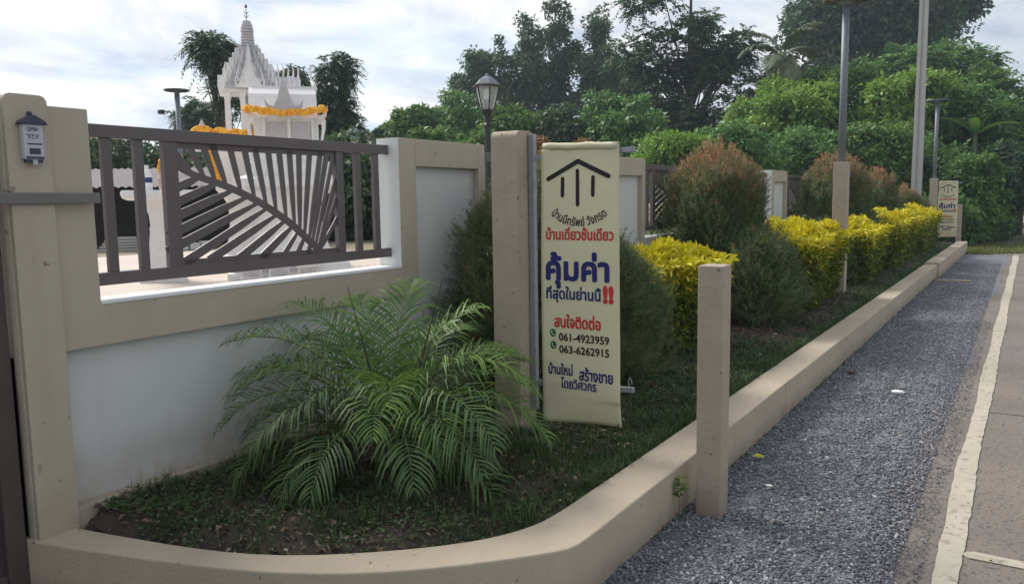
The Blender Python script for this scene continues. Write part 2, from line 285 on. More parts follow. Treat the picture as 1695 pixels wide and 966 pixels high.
# loose gravel stones as real shards
def stones(name, n, x0, x1, yf, s0, s1, m, kind='stuff', z=0.0):
    y = yf(RNG.random(n)); x = x0 + (x1-x0)*RNG.random(n); s = s0 + (s1-s0)*RNG.random(n)**2
    base = np.array([[1, 0, 0], [-0.9, 0.1, 0], [0.1, 0.75, 0], [-0.1, -0.7, 0], [0.05, 0, 0.5], [0, 0, -0.45]])
    V = base[None]*s[:, None, None]*(1+RNG.normal(size=(n, 6, 1))*0.22)
    a = RNG.random(n)*2*PI; b = RNG.normal(size=n)*0.45; ca, sa, cb_, sb = np.cos(a), np.sin(a), np.cos(b), np.sin(b)
    Vx = V[..., 0]*cb_[:, None] + V[..., 2]*sb[:, None]; Vz = -V[..., 0]*sb[:, None] + V[..., 2]*cb_[:, None]; Vy = V[..., 1]
    W = np.stack([Vx*ca[:, None]-Vy*sa[:, None]+x[:, None], Vx*sa[:, None]+Vy*ca[:, None]+y[:, None], Vz+z+0.3*s[:, None]], -1)
    T = np.array([[0, 2, 4], [2, 1, 4], [1, 3, 4], [3, 0, 4], [2, 0, 5], [1, 2, 5], [3, 1, 5], [0, 3, 5]])
    F = (np.arange(n)[:, None, None]*6 + T[None]).reshape(-1, 3)
    r = np.repeat(RNG.random(n)**1.6, 8)
    return W, F, r
W1, F1, r1 = stones('g', 105000, -1.42, -0.40, lambda t: 2.2 + 19*t**2.3, 0.0045, 0.0135, None)
Wx, Fx, rx_ = stones('g', 2600, -1.42, -0.42, lambda t: 2.2 + 9*t**1.5, 0.012, 0.021, None)
W2, F2, r2 = stones('g', 5200, -0.50, -0.30, lambda t: 2.2 + 9.5*t**1.5, 0.004, 0.010, None)
Wd = np.concatenate([W1, W2, Wx]).reshape(-1, 3); Fd = np.concatenate([F1, F2 + len(W1)*6, Fx + (len(W1)+len(W2))*6])
tag(np_mesh('gravel', Wd, Fd, M['gravel'], rnd=np.concatenate([r1, r2, rx_]), k=3), kind='stuff')
W3, F3, r3 = stones('g', 260, -0.42, 1.6, lambda t: 2.2 + 8*t, 0.003, 0.009, None)
tag(np_mesh('road_grit', W3.reshape(-1, 3), F3, M['darkwall'], rnd=r3, k=3), kind='stuff')

# ---------------- kerb ----------------
OUT = [(-3.7, 1.52), (-3.33, 1.59), (-3.06, 1.655), (-2.76, 1.74), (-2.43, 1.84), (-2.18, 1.95), (-1.97, 2.08), (-1.77, 2.25), (-1.59, 2.44), (-1.475, 2.575), (-1.425, 2.66), (-1.42, 2.80), (-1.42, 3.0), (-1.415, 5), (-1.405, 9), (-1.395, 13), (-1.385, 17.3)]
INN = [(-3.7, 1.70), (-3.35, 1.755), (-3.07, 1.81), (-2.77, 1.875), (-2.52, 1.95), (-2.30, 2.06), (-2.11, 2.20), (-1.93, 2.36), (-1.79, 2.52), (-1.71, 2.66), (-1.67, 2.78), (-1.655, 2.9), (-1.65, 3.1), (-1.645, 5), (-1.635, 9), (-1.62, 13), (-1.61, 17.3)]
def smooth_path(P, it=2):
    for _ in range(it):
        q = [P[0]]
        for a, b in zip(P[:-1], P[1:]): q += [tuple(np.array(a)*0.75+np.array(b)*0.25), tuple(np.array(a)*0.25+np.array(b)*0.75)]
        P = q + [P[-1]]
    return P
def sweep(name, O, I, z0, z1, m, parent, bev=0.008):
    mb = MB(); n = len(O); V = []
    for (ox, oy), (ix, iy) in zip(O, I):
        o_, i_ = Vector((ox, oy)), Vector((ix, iy)); d = (i_-o_).normalized()*bev
        V += [(ox, oy, z0), (ox, oy, z1-bev), (ox+d.x*0.3, oy+d.y*0.3, z1-bev*0.3), (ox+d.x, oy+d.y, z1), (ix-d.x, iy-d.y, z1), (ix-d.x*0.3, iy-d.y*0.3, z1-bev*0.3), (ix, iy, z1-bev), (ix, iy, z0)]
    F = [(i*8+k, i*8+k+1, (i+1)*8+k+1, (i+1)*8+k) for i in range(n-1) for k in range(7)] + [tuple(range(8)), tuple(range((n-1)*8+7, (n-1)*8-1, -1))]
    return mb.add(V, F).build(name, m, parent)
k1 = sweep('kerb_wall', smooth_path(OUT, 1), smooth_path(INN, 1), -0.15, 0.25, M['kerb'], None)
tag(k1, 'long low beige planter kerb curving round the front corner of the bed', 'kerb')
k2 = sweep('kerb_wall', [(-1.345, 17.31), (-1.31, 25.3)], [(-1.60, 17.31), (-1.56, 25.3)], -0.15, 0.285, M['kerb'], None)
tag(k2, 'short raised far section of beige kerb ending at the small end post', 'kerb')
tag(MB().box(-2.45, -1.625, 17.32, 17.52, 0.1, 0.265).build('bed_crossing_beam', M['kerb'], bevel=0.006), 'flat beige concrete cap crossing the bed behind the kerb step', 'slab')
tag(MB().box(-1.34, -0.78, 16.52, 16.66, -0.05, 0.035).build('concrete_strip', M['kerb'], bevel=0.006), 'thin concrete strip lying across the gravel by the kerb step', 'slab')

for y, w in ((5.9, 0.0022), (9.3, 0.002), (12.4, 0.003), (15.0, 0.003)):
    mb = MB(); zs = np.linspace(0.0, 0.246, 9); xo_ = float(np.interp(y, [5, 9, 13, 17.3], [-1.415, -1.405, -1.395, -1.385])); jj = [0.012*math.sin(z*31+y*5)+0.006*math.sin(z*77) for z in zs]
    for a in range(8): mb.add([(xo_+0.0012, y+jj[a]-w, zs[a]), (xo_+0.0012, y+jj[a]+w, zs[a]), (xo_+0.0012, y+jj[a+1]+w, zs[a+1]), (xo_+0.0012, y+jj[a+1]-w, zs[a+1])], [(0, 1, 2, 3)])
    mb.build('crack', M['darkwall'], k1)
# ---------------- planting bed ----------------
def inner_x(y): return np.interp(y, [1.75, 1.81, 1.875, 1.95, 2.06, 2.20, 2.36, 2.52, 2.66, 2.9, 5, 17, 25], [-3.35, -3.07, -2.77, -2.52, -2.30, -2.11, -1.93, -1.79, -1.71, -1.655, -1.645, -1.61, -1.56])
def bed_z(x, y): return 0.212 + 0.075*np.clip((inner_x(y)-x)/0.35, 0, 1)*np.clip((y-1.75)/0.12, 0, 1) + 0.018*np.sin(x*7+y*3)*np.sin(y*4.1) + 0.012*np.sin(x*17-y*11)
xs = np.linspace(-3.42, -1.5, 45); ys = np.concatenate([np.linspace(1.72, 3.2, 70), np.linspace(3.25, 25.2, 360)]); X_, Y_ = np.meshgrid(xs, ys)
xo = np.interp(Y_.ravel(), [1.70, 1.755, 1.81, 1.875, 1.95, 2.06, 2.20, 2.36, 2.52, 2.66, 2.9, 5, 17, 25], [-3.45, -3.36, -3.09, -2.79, -2.54, -2.32, -2.13, -1.95, -1.81, -1.73, -1.665, -1.65, -1.62, -1.57]); Xc = np.minimum(X_.ravel(), xo - 0.0)
Zc = bed_z(Xc, Y_.ravel()) + RNG.normal(size=Xc.shape)*0.008
i = np.arange(len(xs)*len(ys)).reshape(len(ys), len(xs)); F = np.stack([i[:-1, :-1].ravel(), i[:-1, 1:].ravel(), i[1:, 1:].ravel(), i[1:, :-1].ravel()], 1)
tag(np_mesh('bed_soil', np.stack([Xc, Y_.ravel(), Zc], 1), F, M['soil']), kind='structure')
def in_bed(n, y0, y1, p=1.0, band=None):
    y = y0 + (y1-y0)*RNG.random(n)**p; xi = inner_x(y) - 0.02; w = xi + 3.34
    t = RNG.random(n) if band is None else RNG.random(n)**band
    return xi - t*w, y
def grass(name, n, xy, h0, h1, m, w=0.004, zf=bed_z, red=0.0):
    x, y = xy; n = len(x)
    # clump: pull blades toward random tufts
    z = zf(x, y); a = RNG.random(n)*2*PI; h = h0 + (h1-h0)*RNG.random(n)**1.5; d = np.stack([np.cos(a), np.sin(a), np.zeros(n)], 1); s = np.stack([-np.sin(a), np.cos(a), np.zeros(n)], 1)
    lean = RNG.random(n)*0.9; P = np.stack([x, y, z-0.005], 1); up = np.array([0, 0, 1.0])
    q1 = P + up*h[:, None]*0.55 + d*(h*lean*0.3)[:, None]; q2 = P + up*(h*(1-lean*0.5))[:, None] + d*(h*lean)[:, None]
    w_ = w*(0.7+0.6*RNG.random(n))[:, None]*(1+(y/9)[:, None])
    V = np.stack([P-s*w_*0.5, P+s*w_*0.5, q1+s*w_*0.45, q1-s*w_*0.45, q2+s*w_*0.08, q2-s*w_*0.08], 1).reshape(-1, 3)
    i = np.arange(n)[:, None]*6; F = np.concatenate([i+np.array([[0, 1, 2, 3]]), i+np.array([[3, 2, 4, 5]])]); r = RNG.random(n)*0.8+red
    return tag(np_mesh(name, V, F, m, rnd=np.concatenate([r, r])), kind='stuff')
def tufts(n, nt_, y0, y1, p, spread, band=None):
    tx, ty = in_bed(nt_, y0, y1, p, band); k = RNG.integers(0, nt_, n); x = tx[k]+RNG.normal(size=n)*spread; y = ty[k]+RNG.normal(size=n)*spread
    ok = (x < inner_x(y)+0.01) & (x > -3.34) & (y > 1.9); return x[ok], y[ok]
a = tufts(30000, 800, 1.9, 7, 0.85, 0.05); b = tufts(26000, 700, 3.4, 24, 1.5, 0.09, 2.2); c = tufts(9000, 300, 2.4, 6.5, 1.0, 0.05, 3.0)
grass('grass', 0, (np.concatenate([a[0], b[0], c[0]]), np.concatenate([a[1], b[1], c[1]])), 0.02, 0.085, M['grass'], 0.0035)
def litter(name, n, xy, s0, s1, m, zf=bed_z):
    x, y = xy; n = len(x); a = RNG.random(n)*2*PI; s = s0+(s1-s0)*RNG.random(n); D = np.stack([np.cos(a), np.sin(a), RNG.normal(size=n)*0.25], 1); Nn = np.stack([RNG.normal(size=n)*0.4, RNG.normal(size=n)*0.4, np.ones(n)], 1)
    V, F = leaf_quads(np.stack([x, y, zf(x, y)+0.008+0.01*RNG.random(n)], 1), D, Nn, s, s*0.42, 0.3)
    return tag(np_mesh(name, V, F, m, rnd=RNG.random(n)**1.3), kind='stuff')
a = in_bed(3200, 1.85, 6, 1.0); b = in_bed(14000, 3.8, 18, 1.4, 0.8)
x, y = in_bed(22000, 1.85, 7.5, 1.0); kx = (np.sin(x*5+y*2.3)+np.sin(y*3.7-x*2)+RNG.normal(size=len(x))*0.6) > 0.15; x, y = x[kx], y[kx]; n = len(x); a_ = RNG.random(n)*2*PI
V, F = leaf_quads(np.stack([x, y, bed_z(x, y)+0.01+0.03*RNG.random(n)], 1), np.stack([np.cos(a_), np.sin(a_), 0.3+0*a_], 1), np.tile([0, 0, 1.0], (n, 1))+RNG.normal(size=(n, 3))*0.3, 0.012+0.018*RNG.random(n), 0.010+0.008*RNG.random(n)); tag(np_mesh('ground_cover', V, F, M['grass'], rnd=RNG.random(n)*0.8), kind='stuff')
litter('leaf_litter', 0, (np.concatenate([a[0], b[0]]), np.concatenate([a[1], b[1]])), 0.015, 0.05, M['litter'])
W4, F4, r4 = stones('p', 3200, 0, 1, lambda t: t, 0.003, 0.013, None); xx, yy = in_bed(3200, 1.80, 6)
W4 = W4 - W4.mean(1, keepdims=True) + np.stack([xx, yy, bed_z(xx, yy)+0.006], 1)[:, None]
tag(np_mesh('pebbles', W4.reshape(-1, 3), F4, mat('pebble', (0.3, 0.27, 0.23), 0.9, (0.2, 0.13, 0.1), 9, attr=[(0.06, 0.04, 0.03), (0.10, 0.07, 0.052), (0.16, 0.11, 0.085), (0.42, 0.39, 0.35)]), rnd=r4, k=3), kind='stuff')

# ---------------- boundary wall ----------------
XF, XP, XB = -3.35, -3.40, -3.53
wall = thing('boundary_wall', 'beige rendered boundary wall with white recessed panels running along the bed', 'wall')
MB().box(XB, XP, 1.60, 25.2, -0.2, 1.0).build('retaining_panel', M['panel'], wall)
NB = 8
for k in range(NB):
    y0 = 1.95 + 2.95*k; y1 = y0 + 1.99
    ys_, ye = (y0-0.19 if k == 0 else y0-0.0), y1
    # beam under the opening with a white sill on top
    MB().box(XP-0.002, XF, ys_ + (0.0 if k else 0.0), ye+0.17, 1.0, 1.178).build('beam', M['render'], wall, 0.003)
    MB().box(XB, XP-0.002, ys_, ye, 1.0, 1.176).build('beam_back', M['white'], wall)
    MB().box(XB-0.01, XF+0.004, y0, ye-0.002, 1.178, 1.19).build('sill', M['white'], wall, 0.002)
    # solid section
    yn = y0 + 2.95
    MB().box(XB, XP, ye+0.004, yn-0.004, 1.0, 1.992).build('recessed_panel', M['panel'], wall)
    MB().box(XP, XF, ye+0.004, ye+0.17, 1.178, 2.0).build('pier', M['render'], wall, 0.003)
    MB().box(XP, XF, ye+0.88, yn-0.004, 1.0, 2.0).build('pier', M['render'], wall, 0.003)
    MB().box(XP, XF, ye+0.172, ye+0.878, 1.825, 2.0).build('lintel', M['render'], wall, 0.003)
    MB().box(XB-0.004, XP-0.001, ye+0.004, yn-0.004, 1.992, 2.003).build('coping', M['render'], wall)
    MB().box(XB, XF-0.002, ye, ye+0.006, 1.19, 1.998).build('jamb', M['white'], wall)
    MB().box(XB, XF-0.002, yn-0.006, yn, 1.19, 1.998).build('jamb', M['white'], wall)
MB().box(XP, XF+0.01, 1.77, 25.2, 0.12, 0.328).build('plinth_ledge', M['render'], wall, 0.004)
MB().box(XB, XF, 1.60, 1.752, 0.1, 2.0).build('pier', M['render'], wall, 0.004)
MB().box(XB, XF-0.0005, 1.753, 1.95, 1.0, 2.005).build('pier', M['render'], wall, 0.004)

# gate post, latch bar, gate, letter box
def round_post(name, x0, x1, y0, y1, z0, z1, m, parent=None, r=0.03):
    """square post whose top edges are rounded over along x faces"""
    prof = [(y0, z0), (y1, z0), (y1, z1-r)] + [(y1-r+r*math.cos(a), z1-r+r*math.sin(a)) for a in np.linspace(0.2, PI/2, 5)] + [(y0+r-r*math.sin(a), z1-r+r*math.cos(a)) for a in np.linspace(0.1, PI/2, 5)]
    return MB().prism(prof, 'x', x0, x1).build(name, m, parent, 0.004)
gp = round_post('gate_post', -3.52, -3.325, 1.605, 1.772, 0.0, 2.04, M['render'])
tag(gp, 'beige rendered gate post with rounded top beside the brown gate', 'post')
gt = thing('metal_gate', 'dark brown metal gate leaf at the left end of the wall', 'gate')
MB().box(-3.43, -3.41, -1.6, 1.50, 0.06, 2.0).build('gate_sheet', M['gate'], gt)
for a_, b_ in ((1.50, 1.578), (0.9, 0.95), (0.3, 0.35)): MB().box(-3.45, -3.375, a_, b_, 0.04, 2.02).build('stile', M['gate'], gt, 0.006)
for a_, b_ in ((0.08, 0.13), (1.93, 1.98)): MB().box(-3.45, -3.38, -1.6, 1.499, a_, b_).build('rail', M['gate'], gt, 0.004)
tag(MB().box(-3.324, -3.307, 0.7, 1.955, 1.612, 1.656).build('latch_bar', mat('bar_grey', (0.20, 0.185, 0.175), 0.55), None, 0.003), 'flat grey steel bar running across the gate post and pier', 'bar')
lb = thing('letter_box', 'small white box with dark roof and handwriting on the gate post', 'letter box')
MB().box(-3.3245, -3.295, 1.655, 1.732, 1.785, 1.925).build('box_body', M['boxwhite'], lb, 0.004)
MB().prism([(1.641, 1.921), (1.748, 1.921), (1.742, 1.933), (1.700, 1.957), (1.692, 1.957), (1.648, 1.933)], 'x', -3.3245, -3.285).build('box_roof', M['navy'], lb, 0.002)
MB().lathe([(0.008, -0.008), (0.010, 0), (0.008, 0.008)], (-3.318, 1.696, 1.964), 10).build('hanger', M['navy'], lb)
MB().box(-3.2949, -3.2925, 1.674, 1.716, 1.806, 1.829).build('window', M['navy'], lb, 0.001)
MB().box(-3.2949, -3.2925, 1.660, 1.728, 1.789, 1.797).build('stripe', M['navy'], lb)
MB().box(-3.318, -3.300, 1.662, 1.726, 1.774, 1.7845).build('tray', M['navy'], lb)
MB().box(-3.302, -3.2975, 1.686, 1.704, 1.765, 1.784).build('tab', M['boxwhite'], lb)

# ---------------- metal fence panels ----------------
XR2 = -3.45
MID = [(2.397, 1.812), (2.452, 1.771), (2.551, 1.733), (2.656, 1.708), (2.798, 1.658), (2.913, 1.61), (3.032, 1.544), (3.145, 1.476), (3.248, 1.39), (3.336, 1.328)]
UP = [((2.511, 1.75), (2.401, 1.872)), ((2.582, 1.725), (2.501, 1.89)), ((2.645, 1.71), (2.583, 1.887)), ((2.709, 1.69), (2.641, 1.883)), ((2.798, 1.658), (2.744, 1.879)), ((2.884, 1.624), (2.835, 1.875)), ((2.96, 1.585), (2.905, 1.874)), ((3.026, 1.549), (2.99, 1.87)), ((3.094, 1.51), (3.065, 1.87)), ((3.151, 1.471), (3.138, 1.871)), ((3.19, 1.439), (3.206, 1.873)), ((3.222, 1.414), (3.285, 1.874)), ((3.255, 1.388), (3.367, 1.873)), ((3.278, 1.37), (3.417, 1.872)), ((3.302, 1.354), (3.472, 1.871)), ((3.322, 1.336), (3.496, 1.764)), ((3.332, 1.331), (3.496, 1.647)), ((3.337, 1.328), (3.495, 1.518))]
LO = [((2.551, 1.733), (2.386, 1.667)), ((2.656, 1.705), (2.381, 1.598)), ((2.753, 1.672), (2.377, 1.533)), ((2.843, 1.639), (2.372, 1.46)), ((2.913, 1.608), (2.366, 1.386)), ((2.972, 1.58), (2.462, 1.332)), ((3.032, 1.541), (2.598, 1.331)), ((3.088, 1.508), (2.776, 1.326)), ((3.138, 1.475), (2.925, 1.323)), ((3.176, 1.445), (3.063, 1.317)), ((3.222, 1.414), (3.162, 1.315)), ((3.268, 1.379), (3.244, 1.312))]
Y0 = 1.95
fence = thing('fence_panel', 'taupe metal fence panel with cut palm leaf design nearest the gate', 'fence', (0, Y0, 0), 0, 'metal fence panels in the wall openings')
def B(y0, y1, z0, z1, d, name): return MB().box(XR2-d, XR2+d, y0-Y0, y1-Y0, z0, z1).build(name, M['steel'], fence, 0.002)
B(1.952, 3.938, 1.898, 1.955, 0.022, 'top_rail'); B(1.952, 3.938, 1.25, 1.306, 0.022, 'bottom_rail')
for y in (2.075, 2.228, 3.665, 3.828): B(y-0.022, y+0.022, 1.306, 1.898, 0.014, 'upright')
B(2.352, 2.425, 1.306, 1.898, 0.017, 'stile'); B(3.478, 3.535, 1.306, 1.898, 0.017, 'stile')
MB().box(XR2-0.004, XR2+0.004, 0.475, 1.53, 1.868, 1.898).build('header', M['steel'], fence)
MB().box(XR2-0.004, XR2+0.004, 0.475, 1.53, 1.306, 1.334).build('footer', M['steel'], fence)
def taper(a, b, wa, wb, d, name, ext=0.02):
    a, b = Vector((a[0]-Y0, a[1])), Vector((b[0]-Y0, b[1])); u = (b-a).normalized(); p = Vector((-u.y, u.x)); b = b+u*ext
    m_ = a.lerp(b, 0.35); wm = wa + (wb-wa)*0.75
    poly = [a+p*wa, a-p*wa, m_-p*wm, b-p*wb, b+p*wb, m_+p*wm]
    return MB().prism([tuple(q) for q in poly], 'x', XR2-d, XR2+d).build(name, M['steel'], fence)
mp_ = smooth_path(MID, 2); n = len(mp_); L_, R2_ = [], []
for i, p in enumerate(mp_):
    d = Vector(mp_[min(i+1, n-1)]) - Vector(mp_[max(i-1, 0)]); d.normalize(); q = Vector((-d.y, d.x)); w = 0.015 + 0.008*(i/n); pp = Vector((p[0]-Y0, p[1])); L_.append(tuple(pp+q*w)); R2_.append(tuple(pp-q*w))
mb = MB()
for i in range(n-1): mb.prism([L_[i], L_[i+1], R2_[i+1], R2_[i]], 'x', XR2-0.0035, XR2+0.0035)
mb.build('midrib', M['steel'], fence)
for i, (a, b) in enumerate(UP): taper(a, b, 0.008, 0.0185 if i < 14 else 0.014, 0.004 - 0.0001*(i % 3), 'leaflet')
for i, (a, b) in enumerate(LO): taper(a, b, 0.009, 0.0235 if i < 9 else 0.016, 0.0042 - 0.0001*(i % 3), 'leaflet')
MB().box(XR2+0.022, XR2+0.024, 1.975, 1.985, 1.91, 1.945).build('bracket', M['galv'], fence)
fl = ['metal palm leaf fence panel partly hidden behind the first bush past the banner', 'palm leaf fence panel between the second and third white wall sections', 'palm leaf fence panel behind the gap beyond the third wall section', 'fence panel in the fifth wall opening from the gate', 'fence panel in the sixth wall opening from the gate', 'fence panel in the seventh wall opening from the gate', 'last fence panel at the far end of the wall']
for k in range(1, NB-1): dup(fence, (0, Y0+2.95*k, 0), 0, fl[k-1])

# ---------------- text ----------------
def text_mesh(body, bold=0.0):
    c = bpy.data.curves.new('tmp', 'FONT'); c.body = body; c.size = 1; c.resolution_u = 3
    o = bpy.data.objects.new('tmp', c); COL.objects.link(o); dg = bpy.context.evaluated_depsgraph_get(); me = o.evaluated_get(dg).to_mesh()
    V = np.zeros(len(me.vertices)*3, dtype=np.float32); me.vertices.foreach_get('co', V); V = V.reshape(-1, 3)[:, :2].copy(); F = [tuple(p.vertices) for p in me.polygons]
    o.evaluated_get(dg).to_mesh_clear(); bpy.data.objects.remove(o); bpy.data.curves.remove(c); return V, F
def fit_text(body, u0, u1, z0, z1, bold=0.03):
    V, F = text_mesh(body); mn, mxx = V.min(0), V.max(0); T = (V-mn)/(mxx-mn); sx = (u1-u0); sz = (z1-z0)
    P = np.stack([u0+T[:, 0]*sx, z0+T[:, 1]*sz], 1); em = (u1-u0)/(mxx[0]-mn[0]); out = []; fs = []; lay = []
    offs = [(0, 0)] + ([(bold*em*math.cos(a), bold*em*math.sin(a)) for a in np.arange(0, 2*PI, PI/4)] if bold else [])
    for j, (dx, dz) in enumerate(offs):
        fs += [tuple(v+len(P)*j for v in f) for f in F]; out.append(P+np.array([dx, dz])); lay += [j]*len(P)
    return np.concatenate(out), fs, np.array(lay)
def banner_obj(name, UZ, F, lay, m, parent, cy, off=0.0022):
    V = [(float(u), float(cy(u, z)) - off - 0.00008*float(l), float(z)) for (u, z), l in zip(UZ, lay)]
    me = bpy.data.meshes.new(name); me.from_pydata(V, [], F); me.update(); return link(name, me, m, parent)
def stroke(pts, w, n=6):
    """rounded thick polyline in (u,z)"""
    V = []; F = []; q_ = []
    for a, b in zip(pts[:-1], pts[1:]):
        a, b = Vector(a), Vector(b); k = max(1, int((b-a).length/0.02)); q_ += [tuple(a.lerp(b, i/k)) for i in range(k)]
    pts = q_ + [tuple(pts[-1])]
    for (a, b) in zip(pts[:-1], pts[1:]):
        a, b = Vector(a), Vector(b); d = (b-a).normalized(); th = math.atan2(d.y, d.x); ring = []
        for k in range(n+1): t = th+PI/2+PI*k/n; ring.append(a+Vector((math.cos(t), math.sin(t)))*w)
        for k in range(n+1): t = th-PI/2+PI*k/n; ring.append(b+Vector((math.cos(t), math.sin(t)))*w)
        F.append(tuple(range(len(V), len(V)+len(ring)))); V += [tuple(r) for r in ring]
    return np.array(V), F, np.array([j for j, f in enumerate(F) for _ in f])
# banner local frame: u across 0..0.47, z 0..1.50 (0 = bottom of cloth)
BW, BH = 0.470, 1.505
def pxu(px, py): return (px - (895 + (py-248)*0.0177))/(132 - (py-248)*0.006)*BW
def pxz(py): return BH - (py-250)/(706-250)*BH
def make_banner(label, loc, cloth_seed=0):
    t = thing('banner', label, 'banner', loc, 0, None)
    def cy(u, z):
        k = max(0.0, (0.21-z)/0.21)
        return 0.0025*math.sin(u*7+z*1.5) + 0.003*math.sin(z*5+u*2) + 0.022*k*k*math.sin(u*6.5-0.6) + 0.014*k*k
    nu, nz = 24, 70; V = []; F = []
    for j in range(nz+1):
        for i in range(nu+1):
            u = BW*i/nu; z = BH*j/nz; side = 0.006*math.sin(z*3.1) ; e = (z/BH-0.5)
            V.append((u + side*(i/nu-0.5) - 0.010*(1-z/BH)*0, cy(u, z), z - 0.010*math.sin(PI*i/nu)*0 + (0.022*(i/nu) if z < 0.15 else 0)))
    F = [(j*(nu+1)+i, j*(nu+1)+i+1, (j+1)*(nu+1)+i+1, (j+1)*(nu+1)+i) for j in range(nz) for i in range(nu)]
    me = bpy.data.meshes.new('cloth'); me.from_pydata(V, [], F); me.update(); c = link('cloth', me, M['cloth'], t, True)
    md = c.modifiers.new('thick', 'SOLIDIFY'); md.thickness = 0.0010; md.offset = -1
    # loose roll of cloth folded over the top bar
    mb = MB(); prof = [(-0.012, -0.035), (-0.02, 0.0), (-0.010, 0.022), (0.014, 0.026), (0.03, 0.0), (0.026, -0.05), (0.022, -0.05), (0.024, 0.0), (0.012, 0.02), (-0.008, 0.016), (-0.014, 0.0), (-0.008, -0.035)]
    V = []; nn = 14
    for i in range(nn+1):
        u = 0.02 + (BW-0.03)*i/nn; w = 0.62+0.06*math.sin(i*1.7)
        V += [(u, a*w, BH + b*w*0.9 + 0.002*math.sin(i*0.9) + 0.004 + 0.012*(1-i/nn)) for a, b in prof]
    kk = len(prof); F = [(i*kk+q, i*kk+(q+1) % kk, (i+1)*kk+(q+1) % kk, (i+1)*kk+q) for i in range(nn) for q in range(kk)] + [tuple(range(kk)), tuple(range(nn*kk, nn*kk+kk))]
    mb.add(V, F).build('top_fold', M['cloth'], t, 0, True)
    add = lambda nm, r, m, off=0.0022: banner_obj(nm, *r, m, t, cy, off)
    def px_stroke(P, w): return stroke([(pxu(*p), pxz(p[1])) for p in P], w)
    add('logo_roof', px_stroke([(909, 299), (960, 272), (1010, 297)], 0.0122), M['ink_black'])
    for P in ([(934, 299), (934, 326)], [(959, 287), (960, 341)], [(985, 298), (985, 326)]): add('logo_bar', px_stroke(P, 0.0105), M['ink_black'])
    # arched line of text
    V, F = text_mesh('บ้านมีทรัพย์ วังกรด'); V -= V.min(0); w = V[:, 0].max(); hh = V[:, 1].max()
    A = (pxu(916, 350), pxz(356)); Bq = (pxu(1008, 350), pxz(354)); cxm = (A[0]+Bq[0])/2; half = (Bq[0]-A[0])/2; sag = 0.058; Rr = (half**2+sag**2)/(2*sag); cz = A[1]-sag+Rr; th0 = math.asin(half/Rr)
    em = 2*half*1.03/w; res = []; FF = []; lay = []
    for j, (dx, dy) in enumerate([(0, 0)] + [(0.022*math.cos(a), 0.022*math.sin(a)) for a in np.arange(0, 2*PI, PI/3)]):
        for x, y in V:
            th = -th0 + 2*th0*((x+dx)/w); r = Rr - ((y+dy)*em*1.35 - 0.006); res.append((cxm+r*math.sin(th), cz-r*math.cos(th))); lay.append(j)
        FF += [tuple(v+len(V)*j for v in f) for f in F]
    add('arched_lettering', (np.array(res), FF, np.array(lay)), M['ink_black'])
    def line(body, x0, x1, yt, yb, m, bold=0.03, nm='lettering'):
        ym = (yt+yb)/2; return add(nm, fit_text(body, pxu(x0, ym), pxu(x1, ym), pxz(yb), pxz(yt), bold), m)
    line('บ้านเดี่ยวชั้นเดียว', 907, 1019, 377, 397.5, M['ink_red'], 0.035)
    line('คุ้มค่า', 908.5, 1012, 419, 476, M['ink_blue'], 0.04)
    line('ที่สุดในย่านนี้', 908, 1000, 474, 501, M['ink_blue'], 0.035)
    line('!!', 1005.5, 1019, 471.5, 496.5, M['ink_red'], 0.06)
    line('สนใจติดต่อ', 922, 1000, 520, 542, M['ink_red'], 0.04)
    line('061-4923959', 930, 1014, 552, 564.5, M['ink_black'], 0.025)
    line('063-6262915', 930.5, 1014, 572.5, 585, M['ink_black'], 0.025)
    for (x, y) in ((919, 552.5), (920, 573)):
        u, z = pxu(x, y), pxz(y); ring = np.array([(u+0.0195*math.cos(a), z+0.0225*math.sin(a)) for a in np.arange(0, 2*PI, PI/10)])
        add('phone_badge', (ring, [tuple(range(len(ring)))], np.zeros(len(ring))), M['ink_green'])
        hs = [(u-0.006, z+0.011), (u-0.008, z+0.003), (u-0.002, z-0.006), (u+0.008, z-0.010)]
        add('handset', stroke(hs, 0.0028), M['cloth'], 0.0032)
    line('บ้านใหม่', 912, 953, 603, 622, M['ink_blue'], 0.04); line('สร้างขาย', 965, 1020, 606, 628, M['ink_blue'], 0.04)
    line('โดยวิศวกร', 934, 993, 626, 644, M['ink_blue'], 0.035)
    for u, z in ((0.012, 0.012), (BW-0.018, 0.035)):
        add('eyelet', (np.array([(u+0.008*math.cos(a), z+0.008*math.sin(a)) for a in np.arange(0, 2*PI, PI/5)]), [tuple(range(10))], np.zeros(10)), M['galv'])
    return t
ban = make_banner('tall cream cloth banner with house logo and Thai lettering beside the near pillar', (-2.232, 3.80, 0.365))
ban2 = dup(ban, (-2.04, 24.95, 0.40), 0, 'distant cream cloth banner with house logo standing at the far end of the bed')
